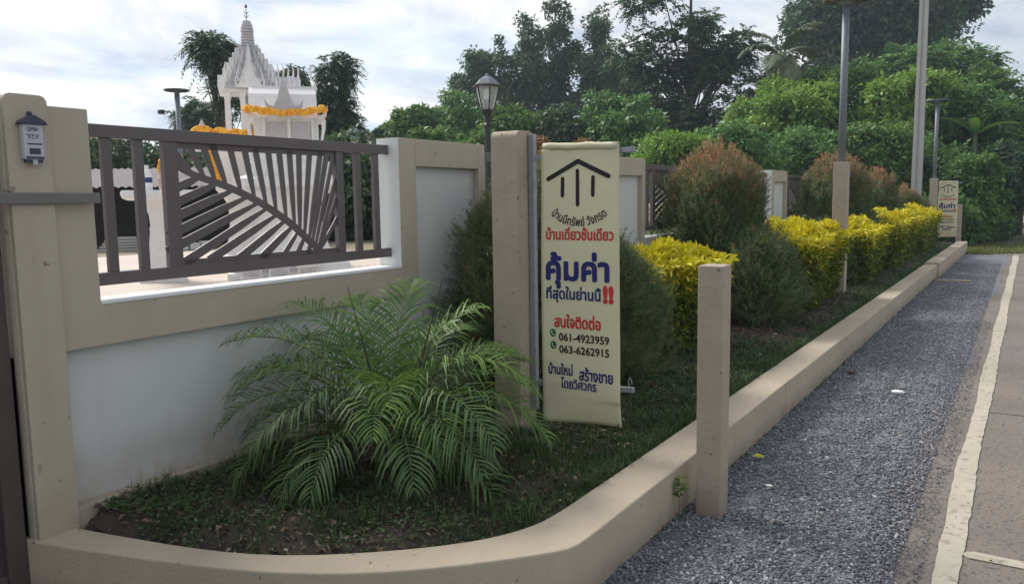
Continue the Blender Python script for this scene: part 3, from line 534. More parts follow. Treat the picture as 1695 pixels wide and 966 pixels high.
# near pillar, steel tube, banner arms
pl = round_post('square_pillar', -2.490, -2.322, 3.706, 3.875, 0.05, 1.972, M['post'], None, 0.035)
tag(pl, 'tall beige square pillar holding the near cream banner', 'pillar')
def bframe(name, label, loc):
    t = thing(name, label, 'bracket', loc)
    MB().box(0, 0.036, 0, 0.034, 0.42, 1.955).build('tube', M['galv'], t, 0.003)
    for z, dz in ((1.812, 0.0), (0.563, 0.0)):
        MB().add([(0.036, 0.002, z), (0.036, 0.026, z), (0.036, 0.026, z+0.027), (0.036, 0.002, z+0.027), (0.625, 0.002, z+0.022), (0.625, 0.026, z+0.022), (0.625, 0.026, z+0.049), (0.625, 0.002, z+0.049)], [(0, 1, 2, 3), (4, 7, 6, 5), (0, 4, 5, 1), (1, 5, 6, 2), (2, 6, 7, 3), (3, 7, 4, 0)]).build('arm', M['galv'], t, 0.001)
    MB().tube([(0.6, 0.01, 0.61), (0.6, 0.0, 0.65), (0.61, -0.002, 0.668), (0.618, 0.0, 0.65), (0.618, 0.005, 0.63)], 0.003, 6).build('wire_hook', M['galv'], t)
    MB().tube([(-0.022, -0.012, 1.87), (-0.026, -0.012, 1.80), (-0.02, -0.012, 1.74), (-0.024, -0.012, 1.70), (-0.02, -0.012, 1.66)], [0.006, 0.012, 0.006, 0.009, 0.004], 7).build('bolt_plate', M['polegrey'], t)
    return t
for body, y0, y1, z0, z1 in (('QMIA', 1.670, 1.712, 1.893, 1.910), ('E C 4', 1.674, 1.710, 1.866, 1.880), ('________', 1.664, 1.716, 1.880, 1.8815), ('-----------', 1.668, 1.722, 1.843, 1.848)):
    P_, F_, l_ = fit_text(body, y0, y1, z0, z1, 0.03); me = bpy.data.meshes.new('handwriting'); me.from_pydata([(-3.2944+0.00005*float(q), float(u), float(z)) for (u, z), q in zip(P_, l_)], [], F_); link('handwriting', me, M['navy'], lb)
bf = bframe('banner_bracket', 'grey galvanised steel tube and two arms fixed to the near pillar', (-2.318, 3.812, 0))
dup(bf, (-2.10, 24.96, 0.03), 0, 'small distant steel bracket holding the far banner')
# ---------------- posts ----------------
bo = MB().box(-1.343, -1.215, 3.80, 3.925, -0.1, 1.268).build('bollard_post', M['post'], None, 0.006)
tag(bo, 'free standing beige square post on the gravel in front of the kerb', 'post')
tag(MB().box(-1.62, -1.49, 25.5, 25.63, -0.1, 1.29).build('end_post', M['post'], None, 0.006), 'short beige post at the far end of the kerb right of the distant banner', 'post')
tag(MB().box(-2.166, -1.99, 11.30, 11.47, -0.05, 2.028).build('lamp_pedestal', M['post'], None, 0.006), 'tall beige square post carrying the near solar lamp pole among yellow plants', 'post')
tag(MB().box(-2.236, -2.055, 24.7, 24.88, -0.05, 2.01).build('lamp_pedestal', M['post'], None, 0.006), 'tall beige square post carrying the far solar lamp pole left of the distant banner', 'post')
def solar(label, loc, h, r=0.29, pr=0.045):
    t = thing('solar_lamp', label, 'street lamp', loc, 0, 'solar disc lamps')
    MB().tube([(0, 0, 0.002), (0, 0, h-0.02)], pr, 16).build('pole', M['polegrey'], t, 0, True)
    MB().lathe([(0.05, -0.075), (0.06, -0.05), (r*0.55, -0.035), (r*0.96, -0.022), (r, -0.008), (r*0.98, 0.0), (0.02, 0.006)], (0, 0, h+0.03), 28).build('lamp_disc', M['polegrey'], t)
    for k in range(12):
        a = 2*PI*k/12; MB().tube([(0.09*math.cos(a), 0.09*math.sin(a), h-0.012), (r*0.9*math.cos(a), r*0.9*math.sin(a), h+0.0)], 0.006, 4).build('rib', M['black'], t)
    return t
s1 = solar('grey solar disc lamp on a round pole above the post among yellow plants', (-2.085, 11.385, 2.03), 2.05)
dup(s1, (-2.145, 24.79, 2.012), 0, 'distant grey solar disc lamp beside the concrete utility pole')
s3 = solar('grey solar disc lamp with a side camera arm left of the shrine', (-14.34, 10.2, 0.98), 2.86, 0.25, 0.05)
MB().tube([(0, 0, 2.28), (-0.16*0.84, -0.16*0.53, 2.46), (-0.30*0.84, -0.30*0.53, 2.48)], 0.015, 6).build('camera_arm', M['polegrey'], s3)
MB().box(-0.33, -0.22, -0.23, -0.14, 2.42, 2.50).build('camera_box', M['black'], s3, 0.005)
up = thing('utility_pole', 'tall pale concrete utility pole rising behind the far bushes', 'pole', (-3.04, 29.3, 0))
MB().prism([(-0.16, -0.13), (0.16, -0.13), (0.16, 0.13), (-0.16, 0.13)], 'z', -0.1, 0.5).build('base', M['concrete'], up)
mb = MB(); V = []
for z, w in ((0.5, 0.16), (9.5, 0.115)):
    V += [(-w, -w*0.8, z), (-w*0.25, -w*0.8, z), (-w*0.2, -w*0.5, z), (w*0.2, -w*0.5, z), (w*0.25, -w*0.8, z), (w, -w*0.8, z), (w, w*0.8, z), (-w, w*0.8, z)]
mb.add(V, [(i, (i+1) % 8, (i+1) % 8+8, i+8) for i in range(8)] + [tuple(range(8)), tuple(range(15, 7, -1))]).build('shaft', M['concrete'], up)

def lantern(label, loc, h):
    t = thing('garden_lantern', label, 'lamp post', loc, 0.3, 'black garden lanterns in the yard')
    MB().tube([(0, 0, 0), (0, 0, h-0.12)], 0.038, 12).build('pole', M['black'], t)
    MB().lathe([(0.055, -0.20), (0.06, -0.17), (0.035, -0.14), (0.045, -0.05), (0.075, 0.0), (0.10, 0.015), (0.10, 0.03), (0.0, 0.03)], (0, 0, h), 12).build('neck', M['black'], t)
    r0, r1, z0, z1 = 0.09, 0.17, h+0.03, h+0.33
    for k in range(6):
        a = PI/3*k; MB().tube([(r0*math.cos(a), r0*math.sin(a), z0), ((r1*0.85)*math.cos(a), (r1*0.85)*math.sin(a), z0+0.18), (r1*math.cos(a), r1*math.sin(a), z1)], 0.010, 5).build('frame_bar', M['black'], t)
        b = a+PI/3; p = [(r*0.97*math.cos(q), r*0.97*math.sin(q), z) for (r, z) in ((r0, z0), (r1*0.85, z0+0.18), (r1, z1)) for q in (a, b)]
        MB().add(p, [(0, 1, 3, 2), (2, 3, 5, 4)]).build('pane', M['glass'], t)
    MB().lathe([(0.05, 0), (0.05, 0.10), (0.045, 0.13), (0.0, 0.14)], (0, 0, z0+0.14), 12).build('lamp_bulb', M['white'], t)
    MB().lathe([(0.198, 0), (0.202, 0.018), (0.165, 0.04)], (0, 0, z1), 6).build('eave', M['black'], t)
    c = MB().lathe([(0.165, 0.04), (0.11, 0.10), (0.05, 0.14), (0.025, 0.145), (0.025, 0.165), (0.0, 0.185)], (0, 0, z1), 6).build('cap', M['polegrey'], t)
    return t
l1 = lantern('black victorian style garden lantern standing behind the near pillar', (-6.2, 9.16, 0.98), 1.80)
l2 = dup(l1, (-12.77, 13.51, 0.98), 0.5, 'smaller distant black garden lantern seen left of the wall corner')

# ---------------- shrines ----------------
def frame_of(x, y):
    d = Vector((-x, -y)).normalized(); return math.atan2(d.y, d.x) + PI/2   # local -Y faces the road corner
SQ = dict(n=4, sq=True, rot=PI/4)
def cylin(mb, x, y, z0, z1, r, n=8): return mb.tube([(x, y, z0), (x, y, z1)], r, n)
h1 = thing('spirit_house', 'white house shaped spirit house with a gable and marigold garland along its eave', 'spirit house', (-5.32, 4.82, 1.0), frame_of(-5.32, 4.82))
MB().lathe([(0.50, 0), (0.50, 0.05), (0.46, 0.06), (0.46, 0.10), (0.41, 0.12), (0.41, 0.17), (0.33, 0.20), (0.30, 0.24), (0.27, 0.36), (0.245, 0.50), (0.25, 0.60), (0.29, 0.66), (0.34, 0.70), (0.34, 0.73)], **SQ).build('pedestal', M['stone'], h1)
MB().lathe([(0.41, 0.73), (0.43, 0.75), (0.43, 0.80), (0.38, 0.815), (0.33, 0.83), (0.33, 0.93), (0.30, 0.95), (0.30, 1.02)], **SQ).build('platform', M['stone'], h1)
MB().box(-0.255, 0.255, -0.22, 0.22, 1.02, 1.30).build('body', M['stone'], h1)
for x in (-0.18, 0.02, 0.21): MB().box(x-0.012, x+0.012, -0.235, -0.2205, 1.02, 1.30).build('pilaster', M['white'], h1)
for x in (-0.08, 0.115): MB().box(x-0.075, x+0.075, -0.228, -0.2202, 1.04, 1.26).build('door', M['stone_grey'], h1, 0.002)
MB().box(-0.31, 0.31, -0.28, 0.28, 1.29, 1.315).build('eave', M['stone'], h1, 0.003)
MB().prism([(-0.28, 1.315), (0.28, 1.315), (0.20, 1.40), (0.12, 1.50), (0.03, 1.56), (-0.03, 1.56), (-0.12, 1.50), (-0.20, 1.40)], 'x', -0.29, 0.25).build('roof', M['stone'], h1)
MB().box(-0.27, 0.26, -0.03, 0.03, 1.56, 1.575).build('ridge', M['white'], h1)
MB().prism([(-0.13, 1.315), (0.11, 1.315), (0.045, 1.43), (0.0, 1.60), (-0.01, 1.64), (-0.02, 1.60), (-0.065, 1.43)], 'y', -0.34, -0.10).build('gable', M['stone_grey'], h1, 0.003)
for x, s in ((-0.13, -1), (0.11, 1)): MB().prism([(x-s*0.03, 1.315), (x+s*0.02, 1.36), (x+s*0.035, 1.44), (x+s*0.0, 1.385), (x-s*0.05, 1.37)], 'y', -0.345, -0.325).build('gable_horn', M['stone_grey'], h1)
for y in (-0.03, 0.03): MB().tube([(0.25, y*3, 1.54), (0.24, y*3, 1.58), (0.22, y, 1.63), (0.215, y, 1.75)], [0.018, 0.014, 0.009, 0.006], 6).build('finial', M['white'], h1)
for x, s in ((0.31, 1), (-0.31, -1)):
    MB().prism([(x-s*0.03, 1.28), (x+s*0.01, 1.30), (x+s*0.025, 1.40), (x-s*0.005, 1.33), (x-s*0.05, 1.30)], 'y', -0.285, -0.265).build('corner_horn', M['white'], h1)
    MB().prism([(x-s*0.055, 1.02), (x-s*0.045, 1.02), (x+s*0.0, 1.2), (x+s*0.005, 1.28), (x-s*0.03, 1.28), (x-s*0.03, 1.2)], 'y', -0.275, -0.255).build('bracket', M['white'], h1)
def garland(name, label, P, r, loc, rz, loops=None, sag=0.0):
    """rope of small round blooms"""
    ico = [(math.cos(a)*math.cos(b), math.sin(a)*math.cos(b), math.sin(b)) for b in (-1.57, -0.6, 0.35, 1.57) for a in (np.arange(6)*PI/3)]
    V = []; F = []; rr = []
    P = [Vector(p) for p in P]; 
    for a, b in zip(P[:-1], P[1:]):
        Ld = (b-a).length; nn = max(1, int(Ld/(r*0.42)))
        for i in range(nn):
            c = a.lerp(b, i/nn)
            for j in range(4):
                q = c + Vector(RNG.normal(size=3)).normalized()*r*0.55; s = r*(0.42+0.2*RNG.random()); n0 = len(V); V += [(q.x+x*s, q.y+y*s, q.z+z*s) for x, y, z in ico]
                for k in range(3):
                    for m_ in range(6): F.append((n0+k*6+m_, n0+k*6+(m_+1) % 6, n0+(k+1)*6+(m_+1) % 6, n0+(k+1)*6+m_))
                rr += [RNG.random()]*18
    o = np_mesh(name, np.array(V), np.array(F), M['marigold'], rnd=np.array(rr)); o.location = loc; o.rotation_euler = (0, 0, rz); return tag(o, label, 'garland')
garland('marigold_garland', 'thick orange marigold garland draped along the eave of the white house shrine', [(-0.31, -0.26, 1.355), (-0.29, -0.35, 1.355), (-0.2, -0.365, 1.335), (-0.05, -0.37, 1.322), (0.1, -0.37, 1.325), (0.2, -0.365, 1.34), (0.28, -0.35, 1.36), (0.31, -0.27, 1.36)], 0.034, h1.location, h1.rotation_euler[2])
# tall prang shrine
pz = frame_of(-6.25, 5.15); h2 = thing('spirit_house', 'tall white spirit house with pointed ribbed spire behind the gabled one', 'spirit house', (-6.22, 5.18, 1.0), pz)
MB().lathe([(0.52, 0), (0.52, 0.06), (0.46, 0.08), (0.46, 0.14), (0.38, 0.17), (0.34, 0.22), (0.30, 0.36), (0.28, 0.52), (0.30, 0.70), (0.36, 0.78), (0.42, 0.84), (0.42, 0.92), (0.36, 0.94), (0.34, 1.05), (0.38, 1.15), (0.42, 1.26), (0.44, 1.32), (0.44, 1.39)], **SQ).build('pedestal', M['stone'], h2)
for x in (-0.24, -0.06, 0.12, 0.24):
    for y in (-0.2, 0.2): MB().lathe([(0.05, 0), (0.05, 0.05), (0.032, 0.07), (0.030, 0.42), (0.045, 0.46), (0.045, 0.48)], (x, y, 1.39), **SQ).build('column', M['stone'], h2)
MB().box(-0.08, 0.30, -0.13, 0.16, 1.39, 1.86).build('inner_wall', M['stone_grey'], h2)
MB().box(-0.33, 0.33, -0.27, 0.27, 1.865, 1.90).build('eave', M['stone'], h2, 0.004)
mb = MB()
for k in range(9): mb.prism([(-0.215+k*0.04, 1.865), (-0.175+k*0.04, 1.865), (-0.195+k*0.04, 1.80)], 'y', -0.215, -0.2)
tag(mb.build('fringe', M['stone'], h2), kind='stuff')
for sx in (-1, 1):
    MB().prism([(-0.24, 1.90), (0.24, 1.90), (0.13, 1.98), (0.02, 2.06), (-0.02, 2.06), (-0.13, 1.98)], 'x', *((0.06, 0.62) if sx > 0 else (-0.34, 0.0))).build('wing_roof', M['stone_grey'], h2)
    for j in range(9 if sx > 0 else 4):
        for yy_ in (-0.22, 0.0): MB().tube([(sx*(0.10+0.06*j)+0.03, yy_, 1.90 if yy_ else 2.05), (sx*(0.11+0.06*j)+0.03, yy_-0.01, 1.99 if yy_ else 2.13), (sx*(0.09+0.06*j)+0.03, yy_, 2.08 if yy_ else 2.21)], [0.014, 0.010, 0.002], 5).build('flame_finial', M['stone'], h2)
tiers = [(0.30, 1.90, 0.20), (0.26, 1.965, 0.20), (0.22, 2.03, 0.19), (0.18, 2.095, 0.18), (0.145, 2.16, 0.17), (0.115, 2.22, 0.15)]
for i, (w, z, h) in enumerate(tiers):
    mb = MB(); mb.lathe([(w, 0), (w*0.92, 0.02), (w*0.80, h*0.45), (w*0.66, h*0.8)], (0.03, 0, z), **SQ); mb.build('roof_tier', M['stone_grey'], h2)
    for q in range(4):
        a = q*PI/2; ca, sa = round(math.cos(a)), round(math.sin(a)); pts_ = [(-w*0.55, 0), (w*0.55, 0), (w*0.25, h*0.55), (0.0, h*1.15), (-w*0.25, h*0.55)]
        g = MB().prism(pts_, 'y', -w*1.04, -w*0.7); g.v = [(x*ca-y*sa+0.03, x*sa+y*ca, zz+z) for x, y, zz in g.v]; g.build('gablet', M['stone'], h2)
        for s in (-1, 1):
            for kx in (1.0, 0.5):
                t_ = MB().tube([(s*w*kx, -w*0.98, 0), (s*(w*kx+0.015), -w*1.02, h*0.35), (s*(w*kx-0.005), -w*1.0, h*0.75)], [0.016, 0.011, 0.002], 5); t_.v = [(x*ca-y*sa+0.03, x*sa+y*ca, zz+z) for x, y, zz in t_.v]; t_.build('flame_finial', M['stone'], h2)
mb = MB()
for i, (w, z, h) in enumerate(tiers):
    for q in range(14-i):
        for lv in (0.0, 0.5):
            a = 2*PI*(q+0.5*lv)/(14-i)+i*0.3; rr_ = w*(1.0-0.25*lv)/max(abs(math.cos(a)), abs(math.sin(a)))*0.98; x_, y_ = 0.03+rr_*math.cos(a), rr_*math.sin(a)
            mb.tube([(x_, y_, z+h*lv*0.7), (x_*1.0+0.012*math.cos(a), y_+0.012*math.sin(a), z+h*(lv*0.7+0.35)), (x_, y_, z+h*(lv*0.7+0.75+0.2*(q % 2)))], [0.013, 0.010, 0.001], 4)
tag(mb.build('carved_spikes', M['stone_grey'], h2), kind='stuff')
prof = []
for i in range(17):
    t_ = i/16; r = 0.105*(1-0.42*t_) if t_ < 0.72 else 0.073*math.sqrt(max(0.0, 1-((t_-0.72)/0.28)**2))+0.006; z = 2.24+0.48*t_
    prof += [(r, z), (r*1.0, z+0.017), (r*0.82, z+0.02), (r*0.82, z+0.026)]
MB().lathe(prof, (0.03, 0, -0.08), 12).build('spire', M['stone_grey'], h2)
MB().tube([(0.03, 0, 2.62), (0.03, 0, 2.80)], [0.006, 0.003], 5).build('spire_rod', M['black'], h2)
MB().lathe([(0.002, 0.035), (0.02, 0.0), (0.002, -0.01)], (0.03, 0, 2.78), 6).build('spire_tip', M['black'], h2)
for z in (2.67, 2.71):
    for s in (-1, 1): MB().tube([(0.03, 0, z), (0.03+s*0.018, 0, z+0.012), (0.03+s*0.024, 0, z+0.03)], 0.0035, 4).build('spire_leaf', M['black'], h2)
h2.scale = (0.76, 0.76, 0.868)
# front porch rail with garland
MB().box(-0.68, 0.14, -0.71, -0.63, 1.22, 1.355).build('porch_rail', M['stone'], h2, 0.003)
MB().lathe([(0.05, 0), (0.05, 0.05), (0.02, 0.09), (0.035, 0.12), (0.0, 0.19)], (-0.52, -0.66, 1.355), 8).build('urn', M['stone_grey'], h2)
garland('marigold_garland', 'orange marigold garland lying along the porch of the spired shrine', [(-0.50, -0.5, 1.18), (-0.42, -0.52, 1.25), (-0.34, -0.54, 1.23), (-0.1, -0.54, 1.215), (0.06, -0.54, 1.20), (0.16, -0.5, 1.20)], 0.046, h2.location, pz)
garland('marigold_garland', 'orange marigold strand climbing from the porch up to the gabled shrine', [(0.06, -0.5, 1.26), (0.08, -0.5, 1.33), (0.14, -0.5, 1.38), (0.22, -0.5, 1.43)], 0.042, h2.location, pz)
garland('marigold_garland', 'thin orange marigold strand hanging down in front of the spired shrine pedestal', [(-0.36, -0.56, 1.10), (-0.33, -0.57, 1.0), (-0.30, -0.57, 0.90), (-0.27, -0.57, 0.80)], 0.026, h2.location, pz)
# offering table
tz = frame_of(-5.80, 3.90); tb = thing('offering_table', 'small white pedestal offering table seen through the fence uprights', 'table', (-5.80, 3.90, 1.0), tz)
MB().lathe([(0.17, 0), (0.17, 0.035), (0.15, 0.06), (0.145, 0.08)], **SQ).build('foot', M['stone'], tb)
MB().lathe([(0.145, 0.08), (0.12, 0.12), (0.105, 0.18), (0.085, 0.30), (0.075, 0.40), (0.078, 0.42), (0.07, 0.44), (0.075, 0.52), (0.10, 0.60), (0.14, 0.64)], **SQ).build('stem', M['stone'], tb)
MB().lathe([(0.22, 0.64), (0.25, 0.655), (0.26, 0.68), (0.26, 0.70), (0.25, 0.715)], **SQ).build('table_top', M['stone'], tb)
T = Matrix.Translation(tb.location) @ Matrix.Rotation(tz, 4, 'Z')
def on_table(mb, name, m, x, y, label, cat, z=0.715):
    o = mb.build(name, m); o.matrix_world = T @ Matrix.Translation((x, y, z)); return tag(o, label, cat)
def parts_on(name, label, cat, x, y, pieces, z=0.715):
    p = T @ Vector((x, y, z)); t = thing(name, label, cat, p, tz)
    for nm, mb, m in pieces: mb.build(nm, m, t)
    return t
parts_on('water_bottle', 'clear white water bottle with blue label on the offering table', 'bottle', -0.07, -0.06, [('bottle_body', MB().lathe([(0.034, 0), (0.036, 0.01), (0.036, 0.12), (0.03, 0.14), (0.014, 0.165), (0.014, 0.18)], n=12), M['white']), ('bottle_label', MB().lathe([(0.037, 0.06), (0.037, 0.10)], n=12), M['blue']), ('bottle_cap', MB().lathe([(0.016, 0.18), (0.016, 0.195)], n=10), M['white'])])
parts_on('ceramic_jar', 'pink ceramic jar with lid right of the water bottle', 'jar', 0.06, -0.04, [('jar_body', MB().lathe([(0.045, 0), (0.05, 0.02), (0.06, 0.09), (0.045, 0.13), (0.05, 0.14)], n=14), M['pink']), ('jar_lid', MB().lathe([(0.05, 0.14), (0.03, 0.165), (0.01, 0.18), (0.0, 0.19)], n=14), M['pink'])])
parts_on('figurine', 'small pink standing figurine under the garland on the offering table', 'figurine', 0.13, -0.02, [('skirt', MB().lathe([(0.05, 0), (0.042, 0.06), (0.024, 0.13)], n=12), M['pink']), ('torso', MB().lathe([(0.022, 0.13), (0.03, 0.17), (0.028, 0.20), (0.010, 0.215)], n=12), M['white']), ('head', MB().lathe([(0.008, 0.215), (0.02, 0.23), (0.02, 0.25), (0.01, 0.27), (0.003, 0.295)], n=12), M['pink'])])
garland('marigold_garland', 'loop of orange marigolds hung over the figurine on the offering table', [(0.02, -0.04, 0.86), (0.03, -0.05, 0.94), (0.07, -0.05, 1.0), (0.13, -0.05, 1.01), (0.18, -0.05, 0.98), (0.19, -0.05, 0.93)], 0.020, tb.location, tz)
garland('marigold_garland', 'short orange marigold drop beside the pink jar', [(0.05, -0.10, 0.87), (0.08, -0.10, 0.92), (0.10, -0.10, 0.97)], 0.018, tb.location, tz)
bl = ['white stone planter box left of the other two at the shrine foot', 'middle white stone planter box of three at the shrine foot', 'white stone planter box right of the other two at the shrine foot']
for i, (x, y) in enumerate(((-5.20, 4.28), (-5.06, 4.43), (-4.90, 4.58))):
    t = thing('planter_box', bl[i], 'planter', (x, y, 1.0), frame_of(x, y)+0.1*i, 'white planter boxes')
    MB().lathe([(0.085, 0), (0.09, 0.02), (0.08, 0.03), (0.08, 0.08), (0.09, 0.09), (0.09, 0.115)], **SQ).build('box_body', M['stone'], t)
    MB().box(-0.06, 0.06, -0.092, -0.083, 0.035, 0.075).build('carved_front', M['stone_grey'], t, 0.002)
# dry grass patch on yard
xg = -4.6+RNG.normal(size=900)*0.22; yg = 5.6+RNG.normal(size=900)*0.10
grass('dry_grass', 0, (xg, yg), 0.01, 0.035, M['l_brown'], 0.006, lambda x, y: np.full(len(x), 1.0))

# ---------------- shed, far house ----------------
sh = thing('open_shed', 'low dark open shed with a pale sheet roof beyond the offering table', 'shed', (-11.4, 6.9, 0.98), math.atan2(0.56, 0.83))
MB().box(-1.7, 2.6, 0.5, 0.6, 0, 0.95).build('back_wall', M['darkwall'], sh)
for x in (-1.6, -0.2, 1.2, 2.5): MB().tube([(x, -0.6, 0), (x, -0.6, 0.85)], 0.04, 6).build('shed_post', M['bark'], sh)
mb = MB()
for k in range(44):
    x = -1.8+k*0.1; mb.add([(x, -0.85, 0.86), (x+0.05, -0.85, 0.885), (x+0.1, -0.85, 0.86), (x, 0.75, 1.18), (x+0.05, 0.75, 1.205), (x+0.1, 0.75, 1.18)], [(0, 1, 4, 3), (1, 2, 5, 4)])
mb.build('sheet_roof', M['roofsheet'], sh)
sh2 = thing('open_shed', 'second dark low shed seen behind the metal leaf panel', 'shed', (-9.6, 9.6, 0.98), math.atan2(0.56, 0.83))
MB().box(-2.2, 2.2, 0.3, 0.4, 0, 0.75).build('back_wall', M['darkwall'], sh2)
MB().add([(-2.3, -0.6, 0.72), (2.3, -0.6, 0.72), (2.3, 0.5, 0.9), (-2.3, 0.5, 0.9)], [(0, 1, 2, 3)]).build('sheet_roof', M['roofsheet'], sh2)
for x in (-2.1, 0.0, 2.1): MB().tube([(x, -0.5, 0), (x, -0.5, 0.74)], 0.035, 6).build('shed_post', M['bark'], sh2)
jl = [('blue plastic crate standing on the ground under the low shed', 'blue'), ('rusty metal drum on its side under the low shed', 'rust'), ('grey bundle of scrap boards under the low shed', 'concrete'), ('pale concrete block heap at the edge of the shed floor', 'stone')]
for i, (lab, m) in enumerate(jl):
    c = Matrix.Rotation(sh.rotation_euler[2], 4, 'Z') @ Vector((-1.2+i*0.85, -0.75, 0)) + sh.location
    mb = MB()
    if i == 0: [mb.box(-0.2, 0.2, -0.15, 0.15, z, z+0.04) for z in (0, 0.08, 0.16)]; mb.box(-0.2, -0.17, -0.15, 0.15, 0, 0.2); mb.box(0.17, 0.2, -0.15, 0.15, 0, 0.2)
    elif i == 1: mb.tube([(-0.3, 0, 0.17), (0.3, 0, 0.17)], 0.17, 12)
    elif i == 2: [mb.box(-0.35+0.03*k, 0.3-0.04*k, -0.08, 0.08, 0.04*k, 0.04*k+0.03) for k in range(5)]
    else: [mb.box(-0.3+0.16*k, -0.17+0.16*k, -0.08, 0.08, 0, 0.09+0.02*(k % 2)) for k in range(4)]
    o = mb.build(('crate', 'drum', 'board_bundle', 'block_heap')[i], M[m]); o.location = c; o.rotation_euler = (0, 0, sh.rotation_euler[2]+0.2*i); tag(o, lab, ('crate', 'drum', 'boards', 'blocks')[i])
fh = thing('distant_house', 'far pale house with grey roof just above the wall corner', 'house', (-41.2, 46.2, 0.9), math.atan2(0.56, 0.83))
MB().box(-4.5, 4.0, -2, 2.5, 0, 4.6).build('house_wall', M['white'], fh)
MB().prism([(-2.4, 4.6), (2.9, 4.6), (0.4, 5.9), (0.1, 5.9)], 'x', -4.9, 4.4).build('roof', M['roofsheet'], fh)
MB().box(0.2, 0.7, -0.8, -0.3, 5.2, 6.3).build('chimney', M['concrete'], fh)

# ---------------- trees ----------------
def crown_leaves(blobs, n, Ls, droop=0.2, clump=0.34, shell=0.75, flat=0.75, nc=26):
    """blobs: (x,y,z,rx,rz). Returns quads clustered in clumps around each blob"""
    VV = []; FF = []; RR = []; cs = []; off = 0; tot = sum(b[3]**2*b[4] for b in blobs)**1.0
    for (x, y, z, rx, rz) in blobs:
        k = max(7, int(nc*(1 if len(blobs) == 1 else 0.8))); d = sph(k); rad = 0.35+0.6*RNG.random(k)**0.5
        C_ = np.array([x, y, z]) + d*rad[:, None]*np.array([rx, rx, rz]); r_ = clump*min(rx, rz*1.3)*(0.7+0.6*RNG.random(k)); tone = RNG.normal(size=k)*0.12
        m_ = int(n*rx*rx*rz/tot); q = RNG.integers(0, k, m_); e = sph(m_); e[:, 2] = np.where(RNG.random(m_) < 0.35, np.abs(e[:, 2]), e[:, 2])
        rr = (1-shell*RNG.random(m_)**1.5*0.6)[:, None]; P = C_[q] + e*rr*r_[q][:, None]*np.array([1, 1, flat]) + RNG.normal(size=(m_, 3))*r_[q][:, None]*0.22*(RNG.random((m_, 1)) < 0.5)
        D = unit(e + RNG.normal(size=(m_, 3))*0.6 + np.array([0, 0, -droop])); Nn = unit(e*0.7 + np.array([0, 0, 0.8]) + RNG.normal(size=(m_, 3))*0.5)
        l_ = Ls*(0.6+0.8*RNG.random(m_)); V, F = leaf_quads(P, D, Nn, l_, l_*0.5)
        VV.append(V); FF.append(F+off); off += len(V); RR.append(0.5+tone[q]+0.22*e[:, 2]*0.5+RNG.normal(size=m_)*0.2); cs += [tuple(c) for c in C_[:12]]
    return np.concatenate(VV), np.concatenate(FF), np.concatenate(RR), cs
def crown_sprays(blobs, ntw, nl, tl, ll, droop=0.9, width=0.3):
    VV = []; FF = []; RR = []; cs = []; off = 0; tot = sum(b[3]**2*b[4] for b in blobs)
    for (x, y, z, rx, rz) in blobs:
        m_ = max(20, int(ntw*rx*rx*rz/tot)); e = sph(m_); e[:, 2] = np.where(RNG.random(m_) < 0.3, np.abs(e[:, 2]), e[:, 2]); k = (0.35+0.55*RNG.random(m_)**0.6)[:, None]
        lump = (1+0.22*np.sin(e[:, 0]*6+x)*np.sin(e[:, 1]*5+y)+0.16*np.sin(e[:, 2]*9+e[:, 0]*4))[:, None]
        P = np.array([x, y, z])+e*k*lump*np.array([rx, rx, rz]); D = unit(e*np.array([1, 1, 0.6])+RNG.normal(size=(m_, 3))*0.45+np.array([0, 0, 0.25])); T_ = tl*(0.6+0.8*RNG.random(m_)); tone = RNG.normal(size=m_)*0.16+0.18*e[:, 2]
        hz = unit(np.cross(D, np.array([0, 0, 1.0])+RNG.normal(size=(m_, 3))*0.3))
        for j in range(nl):
            t = (j+0.5)/nl; c = P+D*(T_*t)[:, None]+np.array([0, 0, -1.0])*(T_*droop*t*t*0.7)[:, None]
            for s in (-1, 1):
                d = unit(hz*s+D*0.7+np.array([0, 0, -droop*0.5])+RNG.normal(size=(m_, 3))*0.2); l_ = ll*(1-0.4*t)*(0.8+0.4*RNG.random(m_)); V, F = leaf_quads(c, d, np.tile([0, 0, 1.0], (m_, 1))+RNG.normal(size=(m_, 3))*0.4, l_, l_*width)
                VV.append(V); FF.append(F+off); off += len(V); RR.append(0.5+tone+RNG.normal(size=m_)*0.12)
        cs += [tuple(c) for c in P[:9]]
    return np.concatenate(VV), np.concatenate(FF), np.concatenate(RR), cs
def stack(x, y, z0, z1, rr, k, jit=0.5, pw=0.5):
    """column of small crowns up a trunk, narrowing to the top"""
    out = []
    for i in range(k):
        t = (i+0.5)/k; w = rr*(math.sin(PI*min(1, 0.22+0.72*t))**pw)*random.uniform(0.75, 1.1); a = random.uniform(0, 2*PI); out.append((x+jit*rr*math.cos(a)*(1-t), y+jit*rr*math.sin(a), z0+(z1-z0)*t, w, (z1-z0)/k*random.uniform(0.8, 1.15)))
    return out
def scatter(cx, cy, cz, rx, ry, rz, k, s0, s1, seed=1):
    g = random.Random(seed); out = []
    for i in range(k):
        while True:
            a, b, c = g.uniform(-1, 1), g.uniform(-1, 1), g.uniform(-1, 1)
            if a*a+b*b+c*c < 1: break
        s = g.uniform(s0, s1); out.append((cx+a*rx, cy+b*ry, cz+c*rz, s, s*0.8))
    return out
